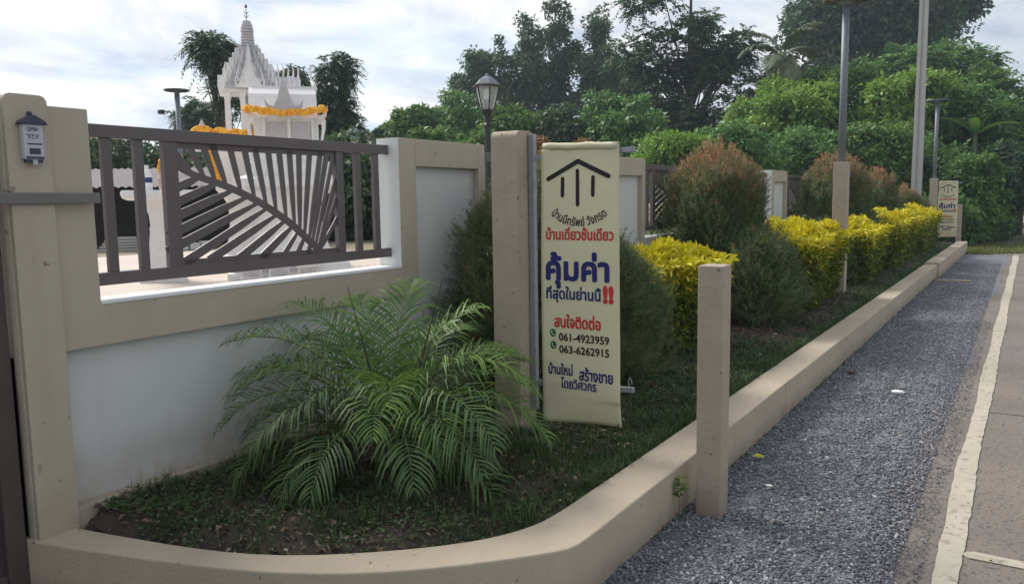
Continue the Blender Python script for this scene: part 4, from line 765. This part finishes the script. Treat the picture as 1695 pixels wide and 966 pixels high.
def tree(name, label, blobs, m, n, Ls, gz, trunk=0.12, group=None, bark='bark', **kw):
    bx = np.mean([b[0] for b in blobs]); by = np.mean([b[1] for b in blobs]); lo = min(b[2]-b[4]*0.6 for b in blobs); hi = max(b[2] for b in blobs)
    t = thing(name, label, 'tree' if 'shrub' not in name and 'thicket' not in name else 'shrub', (bx, by, gz), 0, group)
    sp_ = kw.pop('spray', None); V, F, r, cs = crown_sprays(blobs, n, *sp_) if sp_ else crown_leaves(blobs, n, Ls, **kw); V = V - np.array([bx, by, gz]); np_mesh('crown', V, F, m, t, r)
    mb = MB(); top = hi-gz; pts_ = [(0, 0, -0.1), (0.05*top*0.3, 0.02, top*0.35), (-0.03, 0.03, top*0.7), (0.02, 0, top)]
    mb.tube(pts_, [trunk, trunk*0.8, trunk*0.55, trunk*0.25], 7)
    if len(cs) > 46: cs = random.sample(cs, 46)
    for c in cs:
        c = Vector(c) - Vector((bx, by, gz)); s = Vector((0, 0, max(0.2, min(c.z*0.75, top*0.85)*random.uniform(0.55, 0.95)))); mb.tube([s, s.lerp(c, 0.5)+Vector((0, 0, 0.06*top*0.3)), c], [trunk*0.35, trunk*0.22, trunk*0.06], 5)
    mb.build('trunk', M[bark], t); return t
D_ = dict(spray=(9, 0.42, 0.17, 1.0, 0.34))
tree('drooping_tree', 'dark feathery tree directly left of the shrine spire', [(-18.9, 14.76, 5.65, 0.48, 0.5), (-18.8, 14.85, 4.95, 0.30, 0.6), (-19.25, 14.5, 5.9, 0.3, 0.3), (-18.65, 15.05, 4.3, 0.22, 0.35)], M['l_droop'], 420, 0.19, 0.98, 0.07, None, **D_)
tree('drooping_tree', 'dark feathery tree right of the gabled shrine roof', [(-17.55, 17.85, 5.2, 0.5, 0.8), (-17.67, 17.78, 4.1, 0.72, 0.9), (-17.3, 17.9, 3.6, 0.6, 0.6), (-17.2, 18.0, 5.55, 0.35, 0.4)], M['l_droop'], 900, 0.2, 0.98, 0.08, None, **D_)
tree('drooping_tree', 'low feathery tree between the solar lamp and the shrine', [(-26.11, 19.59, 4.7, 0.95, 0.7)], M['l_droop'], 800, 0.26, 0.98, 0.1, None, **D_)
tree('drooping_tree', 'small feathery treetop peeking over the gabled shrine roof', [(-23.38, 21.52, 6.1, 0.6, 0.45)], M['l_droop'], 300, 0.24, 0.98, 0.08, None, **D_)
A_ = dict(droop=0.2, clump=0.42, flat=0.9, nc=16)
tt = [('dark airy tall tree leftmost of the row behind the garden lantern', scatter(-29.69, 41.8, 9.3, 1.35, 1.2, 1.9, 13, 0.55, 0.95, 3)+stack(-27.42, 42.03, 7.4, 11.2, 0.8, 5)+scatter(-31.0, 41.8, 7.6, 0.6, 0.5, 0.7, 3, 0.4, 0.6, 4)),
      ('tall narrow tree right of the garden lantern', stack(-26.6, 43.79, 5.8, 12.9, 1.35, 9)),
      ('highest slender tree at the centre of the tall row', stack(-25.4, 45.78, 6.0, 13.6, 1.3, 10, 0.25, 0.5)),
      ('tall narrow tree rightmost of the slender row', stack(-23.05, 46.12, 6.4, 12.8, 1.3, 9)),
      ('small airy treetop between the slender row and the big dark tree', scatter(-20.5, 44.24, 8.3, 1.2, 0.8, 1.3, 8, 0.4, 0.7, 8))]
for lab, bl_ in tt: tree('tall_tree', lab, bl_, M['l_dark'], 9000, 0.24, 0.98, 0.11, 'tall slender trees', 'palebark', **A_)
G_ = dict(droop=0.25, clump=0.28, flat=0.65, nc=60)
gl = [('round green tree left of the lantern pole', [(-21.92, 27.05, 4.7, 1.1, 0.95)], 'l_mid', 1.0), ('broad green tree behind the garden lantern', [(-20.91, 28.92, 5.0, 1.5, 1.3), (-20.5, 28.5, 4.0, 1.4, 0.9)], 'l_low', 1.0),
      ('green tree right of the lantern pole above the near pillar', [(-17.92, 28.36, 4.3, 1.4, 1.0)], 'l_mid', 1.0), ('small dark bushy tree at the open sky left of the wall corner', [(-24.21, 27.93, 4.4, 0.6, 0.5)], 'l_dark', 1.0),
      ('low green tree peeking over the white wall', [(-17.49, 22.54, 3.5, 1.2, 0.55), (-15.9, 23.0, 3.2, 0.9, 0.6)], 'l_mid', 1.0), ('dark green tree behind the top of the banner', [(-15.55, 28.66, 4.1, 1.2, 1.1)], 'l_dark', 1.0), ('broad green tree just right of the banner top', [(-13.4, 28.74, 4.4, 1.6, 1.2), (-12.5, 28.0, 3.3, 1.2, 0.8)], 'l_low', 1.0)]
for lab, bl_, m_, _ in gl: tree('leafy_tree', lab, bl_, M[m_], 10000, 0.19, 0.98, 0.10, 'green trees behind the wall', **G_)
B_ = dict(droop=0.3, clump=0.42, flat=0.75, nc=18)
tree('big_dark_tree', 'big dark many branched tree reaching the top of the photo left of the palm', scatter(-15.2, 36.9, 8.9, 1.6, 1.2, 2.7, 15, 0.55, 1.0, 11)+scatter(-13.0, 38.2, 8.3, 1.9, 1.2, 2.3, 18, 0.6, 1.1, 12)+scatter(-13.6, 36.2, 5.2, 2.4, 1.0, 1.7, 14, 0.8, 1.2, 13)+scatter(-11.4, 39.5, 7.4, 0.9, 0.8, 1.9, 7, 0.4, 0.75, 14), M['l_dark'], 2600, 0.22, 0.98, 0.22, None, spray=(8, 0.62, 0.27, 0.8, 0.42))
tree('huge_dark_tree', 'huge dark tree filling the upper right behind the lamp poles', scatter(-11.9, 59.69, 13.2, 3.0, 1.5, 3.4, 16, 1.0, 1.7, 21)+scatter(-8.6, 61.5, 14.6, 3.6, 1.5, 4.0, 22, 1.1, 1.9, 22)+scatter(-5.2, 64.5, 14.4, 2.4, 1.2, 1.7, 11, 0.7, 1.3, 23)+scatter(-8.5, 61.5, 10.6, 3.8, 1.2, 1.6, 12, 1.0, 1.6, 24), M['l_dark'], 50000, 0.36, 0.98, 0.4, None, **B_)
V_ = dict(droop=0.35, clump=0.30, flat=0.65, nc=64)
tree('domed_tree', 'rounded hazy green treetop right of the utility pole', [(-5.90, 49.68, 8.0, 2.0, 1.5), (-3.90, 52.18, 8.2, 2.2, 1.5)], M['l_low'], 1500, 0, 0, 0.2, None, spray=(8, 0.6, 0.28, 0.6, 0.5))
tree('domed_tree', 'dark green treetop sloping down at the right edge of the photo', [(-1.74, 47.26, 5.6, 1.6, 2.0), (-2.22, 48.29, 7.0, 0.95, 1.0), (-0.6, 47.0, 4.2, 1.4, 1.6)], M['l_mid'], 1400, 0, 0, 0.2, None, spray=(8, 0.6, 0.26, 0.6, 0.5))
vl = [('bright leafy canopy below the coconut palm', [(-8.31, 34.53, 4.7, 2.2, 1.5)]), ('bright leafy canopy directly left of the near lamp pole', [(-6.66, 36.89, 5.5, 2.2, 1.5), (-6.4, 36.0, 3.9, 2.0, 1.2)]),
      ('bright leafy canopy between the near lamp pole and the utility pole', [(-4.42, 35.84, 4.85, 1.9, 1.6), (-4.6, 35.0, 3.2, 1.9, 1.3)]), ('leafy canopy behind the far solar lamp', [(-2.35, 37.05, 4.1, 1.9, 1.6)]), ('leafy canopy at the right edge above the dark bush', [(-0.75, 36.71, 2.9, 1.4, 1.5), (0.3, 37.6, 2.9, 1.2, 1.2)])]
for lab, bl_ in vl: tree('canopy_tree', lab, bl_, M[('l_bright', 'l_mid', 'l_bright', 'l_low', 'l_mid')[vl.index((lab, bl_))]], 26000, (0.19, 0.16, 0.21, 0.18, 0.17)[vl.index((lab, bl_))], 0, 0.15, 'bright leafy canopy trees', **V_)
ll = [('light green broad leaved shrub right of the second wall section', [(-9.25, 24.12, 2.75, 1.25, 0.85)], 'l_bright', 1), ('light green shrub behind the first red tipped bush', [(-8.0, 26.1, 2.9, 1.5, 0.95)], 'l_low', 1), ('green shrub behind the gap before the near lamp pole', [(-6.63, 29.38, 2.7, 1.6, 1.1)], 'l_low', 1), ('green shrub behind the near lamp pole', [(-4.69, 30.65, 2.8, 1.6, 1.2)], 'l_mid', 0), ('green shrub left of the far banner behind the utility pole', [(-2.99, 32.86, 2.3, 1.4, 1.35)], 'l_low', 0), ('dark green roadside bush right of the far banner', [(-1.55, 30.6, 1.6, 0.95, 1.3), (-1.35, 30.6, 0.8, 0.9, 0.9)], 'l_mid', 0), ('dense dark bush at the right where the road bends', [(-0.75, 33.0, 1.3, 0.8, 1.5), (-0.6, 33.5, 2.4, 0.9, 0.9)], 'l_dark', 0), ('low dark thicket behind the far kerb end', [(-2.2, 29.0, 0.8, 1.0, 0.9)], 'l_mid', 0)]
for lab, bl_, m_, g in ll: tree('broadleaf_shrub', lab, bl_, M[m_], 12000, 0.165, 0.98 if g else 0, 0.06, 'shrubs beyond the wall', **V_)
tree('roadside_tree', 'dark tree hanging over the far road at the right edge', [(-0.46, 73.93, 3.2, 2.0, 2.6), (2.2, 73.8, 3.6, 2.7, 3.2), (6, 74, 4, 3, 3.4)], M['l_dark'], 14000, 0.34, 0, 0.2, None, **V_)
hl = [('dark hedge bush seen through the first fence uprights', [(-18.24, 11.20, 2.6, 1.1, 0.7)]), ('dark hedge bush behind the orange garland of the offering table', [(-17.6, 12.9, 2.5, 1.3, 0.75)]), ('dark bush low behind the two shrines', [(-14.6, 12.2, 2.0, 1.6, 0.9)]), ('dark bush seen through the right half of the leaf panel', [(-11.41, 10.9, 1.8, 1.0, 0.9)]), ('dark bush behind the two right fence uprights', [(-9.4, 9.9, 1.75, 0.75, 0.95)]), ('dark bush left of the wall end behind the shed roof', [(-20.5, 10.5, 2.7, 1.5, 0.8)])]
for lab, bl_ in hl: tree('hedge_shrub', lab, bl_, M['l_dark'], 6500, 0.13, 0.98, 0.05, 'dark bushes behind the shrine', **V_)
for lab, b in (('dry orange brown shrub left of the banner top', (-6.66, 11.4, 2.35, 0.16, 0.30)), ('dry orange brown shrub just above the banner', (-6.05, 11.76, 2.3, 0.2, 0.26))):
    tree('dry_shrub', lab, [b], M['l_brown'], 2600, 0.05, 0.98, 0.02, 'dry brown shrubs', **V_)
# far wood backdrop that reads as one mass
bl_ = [(x, 96+6*math.sin(x), 3.0+1.2*math.sin(x*0.7)+random.uniform(0, 1.2), 5.5, 3.2) for x in range(-150, 40, 8)]
V, F, r, cs = crown_leaves(bl_, 60000, 0.8, 0.2, 0.4, 0.75, 0.7, 20); tag(np_mesh('far_woods', V, F, M['l_dark'], rnd=r), kind='stuff')

# fronds (coconut palm, areca palm)
def frond(L_, az_, e0, bend, nl, leaf, w, start=0.2, vdrop=0.5, seg=3, twist=0.0, base=(0, 0, 0), fwd=0.55, keel=0.35):
    """numpy strips; returns V,F,stem points"""
    K = 26; s = np.linspace(0, 1, K); el = e0 - bend*s**1.3; ds = L_/(K-1); c = np.cos(el); p = np.zeros((K, 3)); d = np.stack([c*np.cos(az_), c*np.sin(az_), np.sin(el)], 1)
    p[1:] = np.cumsum(d[:-1]*ds, 0); p += np.array(base); VV = []; FF = []; n0 = 0; hz = np.array([-math.sin(az_), math.cos(az_), 0.0])
    for t in np.linspace(start, 1.0, nl):
        i = min(t*(K-1), K-1.001); j = int(i); q = p[j] + (p[j+1]-p[j])*(i-j); dd = d[j]; nrm = np.cross(dd, hz); nrm = nrm if nrm[2] > 0 else -nrm
        prof = math.sin(PI*min(1, (t-start)/(1-start)*0.80+0.20))**0.7; ll = leaf*prof*(0.82+0.3*random.random())
        for sgn in (-1, 1):
            a = unit((hz*sgn*math.cos(twist)+nrm*math.sin(twist)*sgn)*1.0 + dd*(fwd+0.6*t) + nrm*(keel+random.uniform(-0.22, 0.22)) + dd*random.uniform(-0.15, 0.15)); pos = q.copy(); rows = []
            wid = np.cross(a, nrm); wid = unit(wid)
            for k in range(seg+1):
                ww = w*(0.55, 1.0, 0.8, 0.08)[k] if seg == 3 else w*(1-0.9*k/seg); rows += [pos - wid*ww*0.5, pos + wid*ww*0.5]; pos = pos + a*ll/seg; a = unit(a + np.array([0, 0, -vdrop*(0.5+0.5*k)/seg*1.4]))
            VV += rows; FF += [(n0+2*k, n0+2*k+1, n0+2*k+3, n0+2*k+2) for k in range(seg)]; n0 += 2*(seg+1)
    return np.array(VV), np.array(FF), p
def make_frond(parent, mleaf, mstem, stem_r, **kw):
    V, F, p = frond(**kw); nl = len(F); o = np_mesh('frond', V, F, mleaf, parent, rnd=np.repeat(RNG.random(nl//3+1), 3)[:nl])
    MB().tube([tuple(q) for q in p[::3]], [stem_r*(1-0.8*i/len(p[::3])) for i in range(len(p[::3]))], 5).build('frond_stem', mstem, o); return o
co = thing('coconut_palm', 'coconut palm with drooping grey green fronds against the dark tree', 'tree', (-9.20, 36.4, 0))
MB().tube([(0.3, 0, -0.1), (0.12, 0, 2.5), (0, 0, 5), (0, 0, 7.5)], [0.22, 0.16, 0.14, 0.13], 8).build('trunk', M['palebark'], co)
for k in range(17):
    make_frond(co, M['palm_far'], M['frond_stem'], 0.02, L_=2.1+0.3*random.random(), az_=2*PI*k/17*2.0+0.3*random.random()+(k//9)*0.35, e0=(1.25, 0.75, 0.25, -0.2)[k % 4], bend=1.4+0.5*random.random(), nl=38, leaf=0.60, w=0.075, base=(0, 0, 7.5), vdrop=1.1, keel=0.1, start=0.15)
bn = thing('banana_plant', 'banana plant with broad torn leaves right of the far solar lamp', 'plant', (-1.75, 35.2, 1.2))
MB().tube([(0, 0, -0.1), (0, 0, 2.6)], [0.13, 0.08], 8).build('stem', M['frond_stem'], bn)
for k in range(6):
    a = k*1.1+0.3; e0 = 1.15-0.12*k; V = []; F = []; p = np.array([0, 0, 2.5]); K = 14
    for i in range(K+1):
        el = e0-1.0*(i/K)**1.5; d = np.array([math.cos(el)*math.cos(a), math.cos(el)*math.sin(a), math.sin(el)]); hz = np.array([-math.sin(a), math.cos(a), 0]); w = 0.2*math.sin(PI*min(1, 0.08+i/K*0.92))**0.6*(1-0.18*(i % 2)); V += [p-hz*w+np.array([0, 0, 0.06]), p, p+hz*w+np.array([0, 0, 0.06])]; p = p+d*1.7/K
    for i in range(K): F += [(i*3, i*3+1, i*3+4, i*3+3), (i*3+1, i*3+2, i*3+5, i*3+4)]
    np_mesh('leaf', np.array(V), np.array(F), M['l_bright'], bn, rnd=np.full(len(F), 0.12))

# ---------------- areca palm in the bed ----------------
pa = thing('areca_palm', 'bushy green areca palm with arching fronds in front of the wall', 'palm', (-2.66, 2.98, 0.2))
AZR = math.atan2(0.539, 0.842)      # heading that runs to the right of the picture
fr = [ # heading (deg, 0 = right, 90 = away, -90 = toward the camera), elevation, bend, length, new?
 (180, 62, 88, 1.02, 1), (168, 45, 90, 1.05, 1), (200, 40, 95, 0.92, 0), (150, 70, 70, 0.85, 1), (225, 50, 105, 0.9, 0), (-90, 62, 120, 0.78, 1), (-70, 35, 100, 0.85, 0), (-110, 42, 115, 0.85, 0), (-45, 45, 105, 0.98, 0), (-20, 35, 95, 0.98, 1),
 (12, 52, 85, 0.92, 1), (-8, 60, 110, 0.98, 1), (30, 50, 90, 0.95, 0), (60, 60, 80, 0.9, 0), (80, 78, 60, 0.82, 1), (130, 50, 90, 0.9, 0), (-150, 22, 80, 0.85, 0), (-35, 15, 70, 0.8, 0), (-130, 66, 110, 0.75, 0), (-60, 60, 120, 0.85, 1), (20, 76, 75, 0.85, 1), (235, 40, 110, 0.8, 0),
 (190, 58, 120, 0.95, 1), (175, 34, 95, 0.85, 0), (-75, 72, 120, 0.7, 1), (-50, 28, 85, 0.9, 0), (-25, 60, 110, 0.95, 1), (140, 60, 95, 0.95, 1), (120, 76, 60, 0.8, 1), (45, 68, 85, 0.85, 1), (0, 25, 75, 0.85, 0), (160, 20, 70, 0.85, 0), (70, 40, 80, 0.8, 0)]
for h_, e_, b_, l_, nw in fr:
    a = AZR + math.radians(h_ + random.uniform(-6, 6)); bx, by = 0.05*math.cos(a), 0.05*math.sin(a)
    make_frond(pa, M['palm_new'] if nw else M['palm_old'], M['frond_stem'], 0.007, L_=l_*1.02, az_=a, e0=math.radians(min(86, e_+6)), bend=math.radians(b_*1.0+4), nl=32, leaf=0.31, w=0.0105, base=(bx, by, 0.10+0.15*random.random()), vdrop=1.5, keel=0.42, start=0.24, fwd=0.5)
for k in range(9):
    a = k*0.7; MB().tube([(0.07*math.cos(a), 0.07*math.sin(a), -0.05), (0.05*math.cos(a), 0.05*math.sin(a), 0.25)], [0.022, 0.014], 7).build('cane', M['frond_stem'], pa)
for a, l_, e_ in ((AZR+2.6, 0.86, 1.22), (AZR+0.1, 0.90, 1.25), (AZR-0.2, 0.80, 1.05), (AZR+0.1, 0.62, 1.2)):
    MB().tube([(0.03, 0.02, 0.1), (0.03+l_*0.5*math.cos(e_)*math.cos(a), 0.02+l_*0.5*math.cos(e_)*math.sin(a), 0.1+l_*0.5*math.sin(e_)), (0.03+l_*math.cos(e_)*math.cos(a), 0.02+l_*math.cos(e_)*math.sin(a), 0.1+l_*math.sin(e_))], [0.006, 0.005, 0.002], 5).build('spear', M['spear'], pa)

pa.scale = (0.93, 0.93, 1.07)
# ---------------- red tipped needle bushes ----------------
def needle_bush(label, x, y, rx, ry, h, ns, nn, red=1.0, nl=0.030, nwid=0.004, shape=1.0, cut=0.0):
    z0 = 0.2; t = thing('needle_bush', label, 'bush', (x, y, z0), 0, 'red tipped bushes in the bed')
    d = sph(ns); d[:, 2] = RNG.random(ns)*1.15-0.15; d = unit(d); inner = RNG.random(ns) < 0.35; k = np.where(inner, 0.45+0.4*RNG.random(ns), 0.86+0.22*RNG.random(ns))
    # egg shaped, lumpy outline
    lump = 1 + 0.20*np.sin(d[:, 0]*7+x*3)*np.sin(d[:, 1]*6+2)+0.14*np.sin(d[:, 2]*11+d[:, 0]*5+y)
    hz = h*(0.30+0.70*np.clip(d[:, 2], -0.25, 1)); wz = np.sqrt(np.clip(1-np.abs(d[:, 2])**1.6*shape, 0.02, 1)); hd = unit(d[:, :2]+1e-6)
    P = np.stack([hd[:, 0]*wz*rx*k*lump, hd[:, 1]*wz*ry*k*lump, hz*np.where(inner, 0.5+0.4*RNG.random(ns), 1)*(0.92+0.10*RNG.random(ns))+0.02], 1); P[:, 2] = np.maximum(P[:, 2], 0.04)
    D = unit(np.stack([hd[:, 0]*wz*0.8, hd[:, 1]*wz*0.8, 0.65+0.4*d[:, 2]], 1) + RNG.normal(size=(ns, 3))*0.25); Lt = 0.10+0.08*RNG.random(ns)
    tt = RNG.random((ns, nn))**0.8; q = P[:, None]+D[:, None]*(tt*Lt[:, None])[..., None]; nd = unit(RNG.normal(size=(ns, nn, 3))*0.8 + D[:, None]*0.9)
    side = unit(np.cross(nd, RNG.normal(size=(ns, nn, 3)))); l_ = (nl*(1.25-0.75*tt)*(0.7+0.6*RNG.random((ns, nn))))[..., None]; V = np.stack([q-side*nwid*0.5, q+side*nwid*0.5, q+nd*l_+side*nwid*0.15, q+nd*l_-side*nwid*0.15], 2).reshape(-1, 3); F = np.arange(len(V)).reshape(-1, 4)
    hrel = P[:, 2]/h; tip = np.clip((hrel-0.62)*2.0*red, 0, 1)[:, None]*np.clip(tt*0.6+0.5, 0, 1); r = 0.18 + 0.30*RNG.random((ns, nn))*1.0 + RNG.normal(size=(ns, 1))*0.17 + tip*0.65*(~inner)[:, None]
    np_mesh('foliage', V, F, M['needle'], t, r.ravel())
    mb = MB(); mb.tube([(0, 0, -0.05), (0.01, 0, h*0.45), (0, 0, h*0.85)], [0.03, 0.02, 0.006], 6)
    for i in range(40):
        p = P[i*3]; mb.tube([(0, 0, max(0.05, p[2]*0.45)), tuple(p*0.6+np.array([0, 0, p[2]*0.15])), tuple(p)], [0.009, 0.006, 0.002], 4)
    mb.build('stems', M['bark'], t); return t
needle_bush('dark needle bush split by the near pillar and the cream banner', -2.86, 4.80, 0.46, 0.60, 1.62, 6000, 26, 0.6, 0.040, 0.0038)
needle_bush('low dark needle bush in front of the wall right of the banner', -2.55, 5.25, 0.34, 0.42, 1.08, 3600, 22, 0.0, 0.038, 0.0038)
needle_bush('large red tipped bush standing before the second fence opening', -2.92, 8.75, 0.60, 0.62, 1.86, 8500, 24, 1.25, 0.038, 0.0055)
needle_bush('low dark needle bush between the first and second yellow clumps', -2.30, 8.35, 0.36, 0.50, 0.98, 2600, 22, 0.0, 0.042, 0.0055)
needle_bush('large red tipped bush directly behind the near lamp post', -2.85, 15.0, 0.64, 0.80, 2.02, 6500, 22, 1.25, 0.05, 0.008)
needle_bush('low dark needle bush left of the near lamp post', -2.55, 12.6, 0.42, 0.6, 0.95, 2000, 20, 0.0, 0.05, 0.008)
needle_bush('medium red tipped bush right of the near lamp post', -2.75, 19.2, 0.48, 0.6, 1.85, 2600, 20, 1.3, 0.06, 0.010)
needle_bush('smaller red tipped bush behind the far yellow clump', -2.55, 22.0, 0.42, 0.5, 1.50, 2000, 18, 1.2, 0.065, 0.012)
needle_bush('small dark bush left of the far lamp post', -2.40, 23.8, 0.35, 0.4, 1.25, 1400, 18, 0.6, 0.065, 0.012)

# ---------------- yellow hedge plants ----------------
def yellow(label, x, y, rx, ry, h, n, ll=0.066):
    t = thing('yellow_hedge', label, 'hedge plant', (x, y, 0.2), 0, 'yellow leaved plants in the bed')
    a = RNG.random(n)*2*PI; top = RNG.random(n) < 0.5; rr = np.where(top, np.sqrt(RNG.random(n)), 0.86+0.2*RNG.random(n)); sx = np.sign(np.cos(a))*np.abs(np.cos(a))**0.7; sy = np.sign(np.sin(a))*np.abs(np.sin(a))**0.7
    lump = 1+0.13*np.sin(a*5+x*9)+0.07*np.sin(a*9+y); z = np.where(top, h*(0.93+0.09*RNG.random(n)) - 0.20*h*rr**3 + 0.06*np.sin(sx*rr*7+y)+0.05*np.sin(sy*rr*6*ry+x), h*(0.05+0.9*RNG.random(n)**0.8))
    sh_ = np.where(top, 1.0, 0.70+0.34*np.clip(z/h, 0, 1)); P = np.stack([sx*rr*rx*lump*sh_, sy*rr*ry*lump*sh_, z], 1)
    out = np.stack([sx, sy, np.zeros(n)], 1); D = unit(out*np.where(top, 0.35, 0.8)[:, None] + np.array([0, 0, 1.0])*np.where(top, 0.75, 0.15)[:, None] + RNG.normal(size=(n, 3))*0.55); Nn = unit(np.array([0, 0, 1.0]) + out*0.5 + RNG.normal(size=(n, 3))*0.5)
    l_ = ll*(0.6+0.7*RNG.random(n)); V, F = leaf_hex(P, D, Nn, l_, l_*0.42, 0.12)
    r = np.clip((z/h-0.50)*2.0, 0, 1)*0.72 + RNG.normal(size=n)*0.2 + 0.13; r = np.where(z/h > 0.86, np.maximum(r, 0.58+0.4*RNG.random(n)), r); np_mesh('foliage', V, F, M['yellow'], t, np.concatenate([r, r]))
    mb = MB()
    for i in range(26): q = P[i*7]; mb.tube([(q[0]*0.3, q[1]*0.3, -0.03), (q[0]*0.6, q[1]*0.6, q[2]*0.5), tuple(q)], [0.010, 0.007, 0.003], 5)
    mb.build('stems', M['bark'], t); return t
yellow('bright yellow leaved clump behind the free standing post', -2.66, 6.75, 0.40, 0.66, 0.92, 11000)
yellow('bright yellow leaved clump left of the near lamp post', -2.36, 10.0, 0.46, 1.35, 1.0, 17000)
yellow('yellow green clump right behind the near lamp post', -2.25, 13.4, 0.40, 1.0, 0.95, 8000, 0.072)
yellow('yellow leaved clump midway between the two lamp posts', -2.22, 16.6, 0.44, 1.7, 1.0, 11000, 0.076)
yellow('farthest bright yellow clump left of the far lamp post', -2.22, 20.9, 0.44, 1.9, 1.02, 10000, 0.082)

# litter and sprouts on the gravel and verge
n = 110; x = -1.40+1.1*RNG.random(n)**0.8; y = 2.6+13*RNG.random(n)**1.4; litter('gravel_litter', 0, (x, y), 0.015, 0.045, M['litter'], lambda x, y: np.full(len(x), 0.012))
n = 60; yy = 3.0+14*RNG.random(n); grass('kerb_weeds', 0, (np.repeat(-1.405+0.02*RNG.random(n), 9), np.repeat(yy, 9)+RNG.normal(size=n*9)*0.02), 0.015, 0.05, M['grass'], 0.003, lambda x, y: np.full(len(x), 0.0))
# ---------------- small things ----------------
# weed by the bollard
wx, wy = -1.47, 3.62
wt = thing('weed', 'small green weed growing at the foot of the free standing post', 'weed', (-1.39, 3.70, 0.0))
MB().tube([(0, 0, 0), (0.0, 0.0, 0.10), (0.01, 0.0, 0.20)], [0.003, 0.002, 0.001], 5).build('stem', M['frond_stem'], wt)
n = 26; a = RNG.random(n)*2*PI; z = 0.11+0.10*RNG.random(n); V, F = leaf_hex(np.stack([0*a, 0*a, z], 1), np.stack([np.cos(a), np.sin(a), 0.2+0*a], 1), np.tile([0, 0, 1.0], (n, 1)), 0.03+0.03*RNG.random(n), 0.014+0*a); np_mesh('leaves', V, F, M['palm_new'], wt, np.full(len(F), 0.7))
def pebble(label, x, y, s, m, cat='stone', z=0.012, name='pale_stone'):
    b = bmesh.new(); bmesh.ops.create_icosphere(b, subdivisions=2, radius=1)
    for v in b.verts: v.co = Vector((v.co.x*s, v.co.y*s*0.7, v.co.z*s*0.35)) * (1+0.12*math.sin(v.co.x*5+v.co.y*7))
    me = bpy.data.meshes.new(name); b.to_mesh(me); b.free(); o = link(name, me, m); o.location = (x, y, z); return tag(o, label, cat)
pebble('flat white stone lying alone in the middle of the gravel', -0.80, 7.0, 0.05, M['white'], z=0.02)
pebble('small tan stone on the gravel close to the long kerb', -1.25, 7.6, 0.035, M['litter'], z=0.018)
pebble('small white pebble on gravel at the foot of the free standing post', -1.12, 4.35, 0.02, M['white'], z=0.02)
V, F = leaf_hex(np.array([[-1.33, 4.78, 0.03]]), np.array([[1, 0.3, 0.1]]), np.array([[0, -0.3, 1.0]]), np.array([0.07]), np.array([0.035])); o = np_mesh('fallen_leaf', V, F, M['yellow'], rnd=np.array([0.95, 0.95])); tag(o, 'single yellow fallen leaf on gravel beside the kerb', 'leaf')
# verge grass at the far end
n = 26000; x = -1.75+4.5*RNG.random(n); y = 24.6+5.2*RNG.random(n)
ok = ~((x > -0.6) & (y < 25.6+0.1*x)); grass('verge_grass', 0, (x[ok], y[ok]), 0.02, 0.10, M['grass_dry'], 0.010, lambda x, y: np.full(len(x), -0.05)*1.0 + 0.0*x)
n = 30; y = 1.95+5*RNG.random(n)
# grass leaning over the kerb edge
x = inner_x(4+RNG.random(1500)*0)*0; yy = 3.3+18*RNG.random(5200)**1.6; xx = inner_x(yy)-0.01-0.05*RNG.random(5200)
grass('edge_grass', 0, (xx, yy), 0.05, 0.13, M['grass'], 0.0035)
n = 40; yy = 1.95+2.2*RNG.random(n)**1.0; grass('wall_weeds', 0, (np.repeat(-3.33+0.01*RNG.random(n), 5), np.repeat(yy, 5)+RNG.normal(size=n*5)*0.02), 0.05, 0.14, M['grass_dry'], 0.003)

# ---------------- haze ----------------
hz_ = MB().box(-205, 85, -65, 245, -1.1, 22).build('haze')
hm = bpy.data.materials.new('haze_air'); hm.use_nodes = True; hn = hm.node_tree; hn.nodes.remove(hn.nodes['Principled BSDF'])
pv = hn.nodes.new('ShaderNodeVolumePrincipled'); pv.inputs['Color'].default_value = (0.72, 0.86, 1.0, 1); pv.inputs['Density'].default_value = 0.0010; pv.inputs['Anisotropy'].default_value = 0.3
hn.links.new(pv.outputs[0], hn.nodes['Material Output'].inputs['Volume']); hz_.data.materials.append(hm); tag(hz_, kind='stuff')
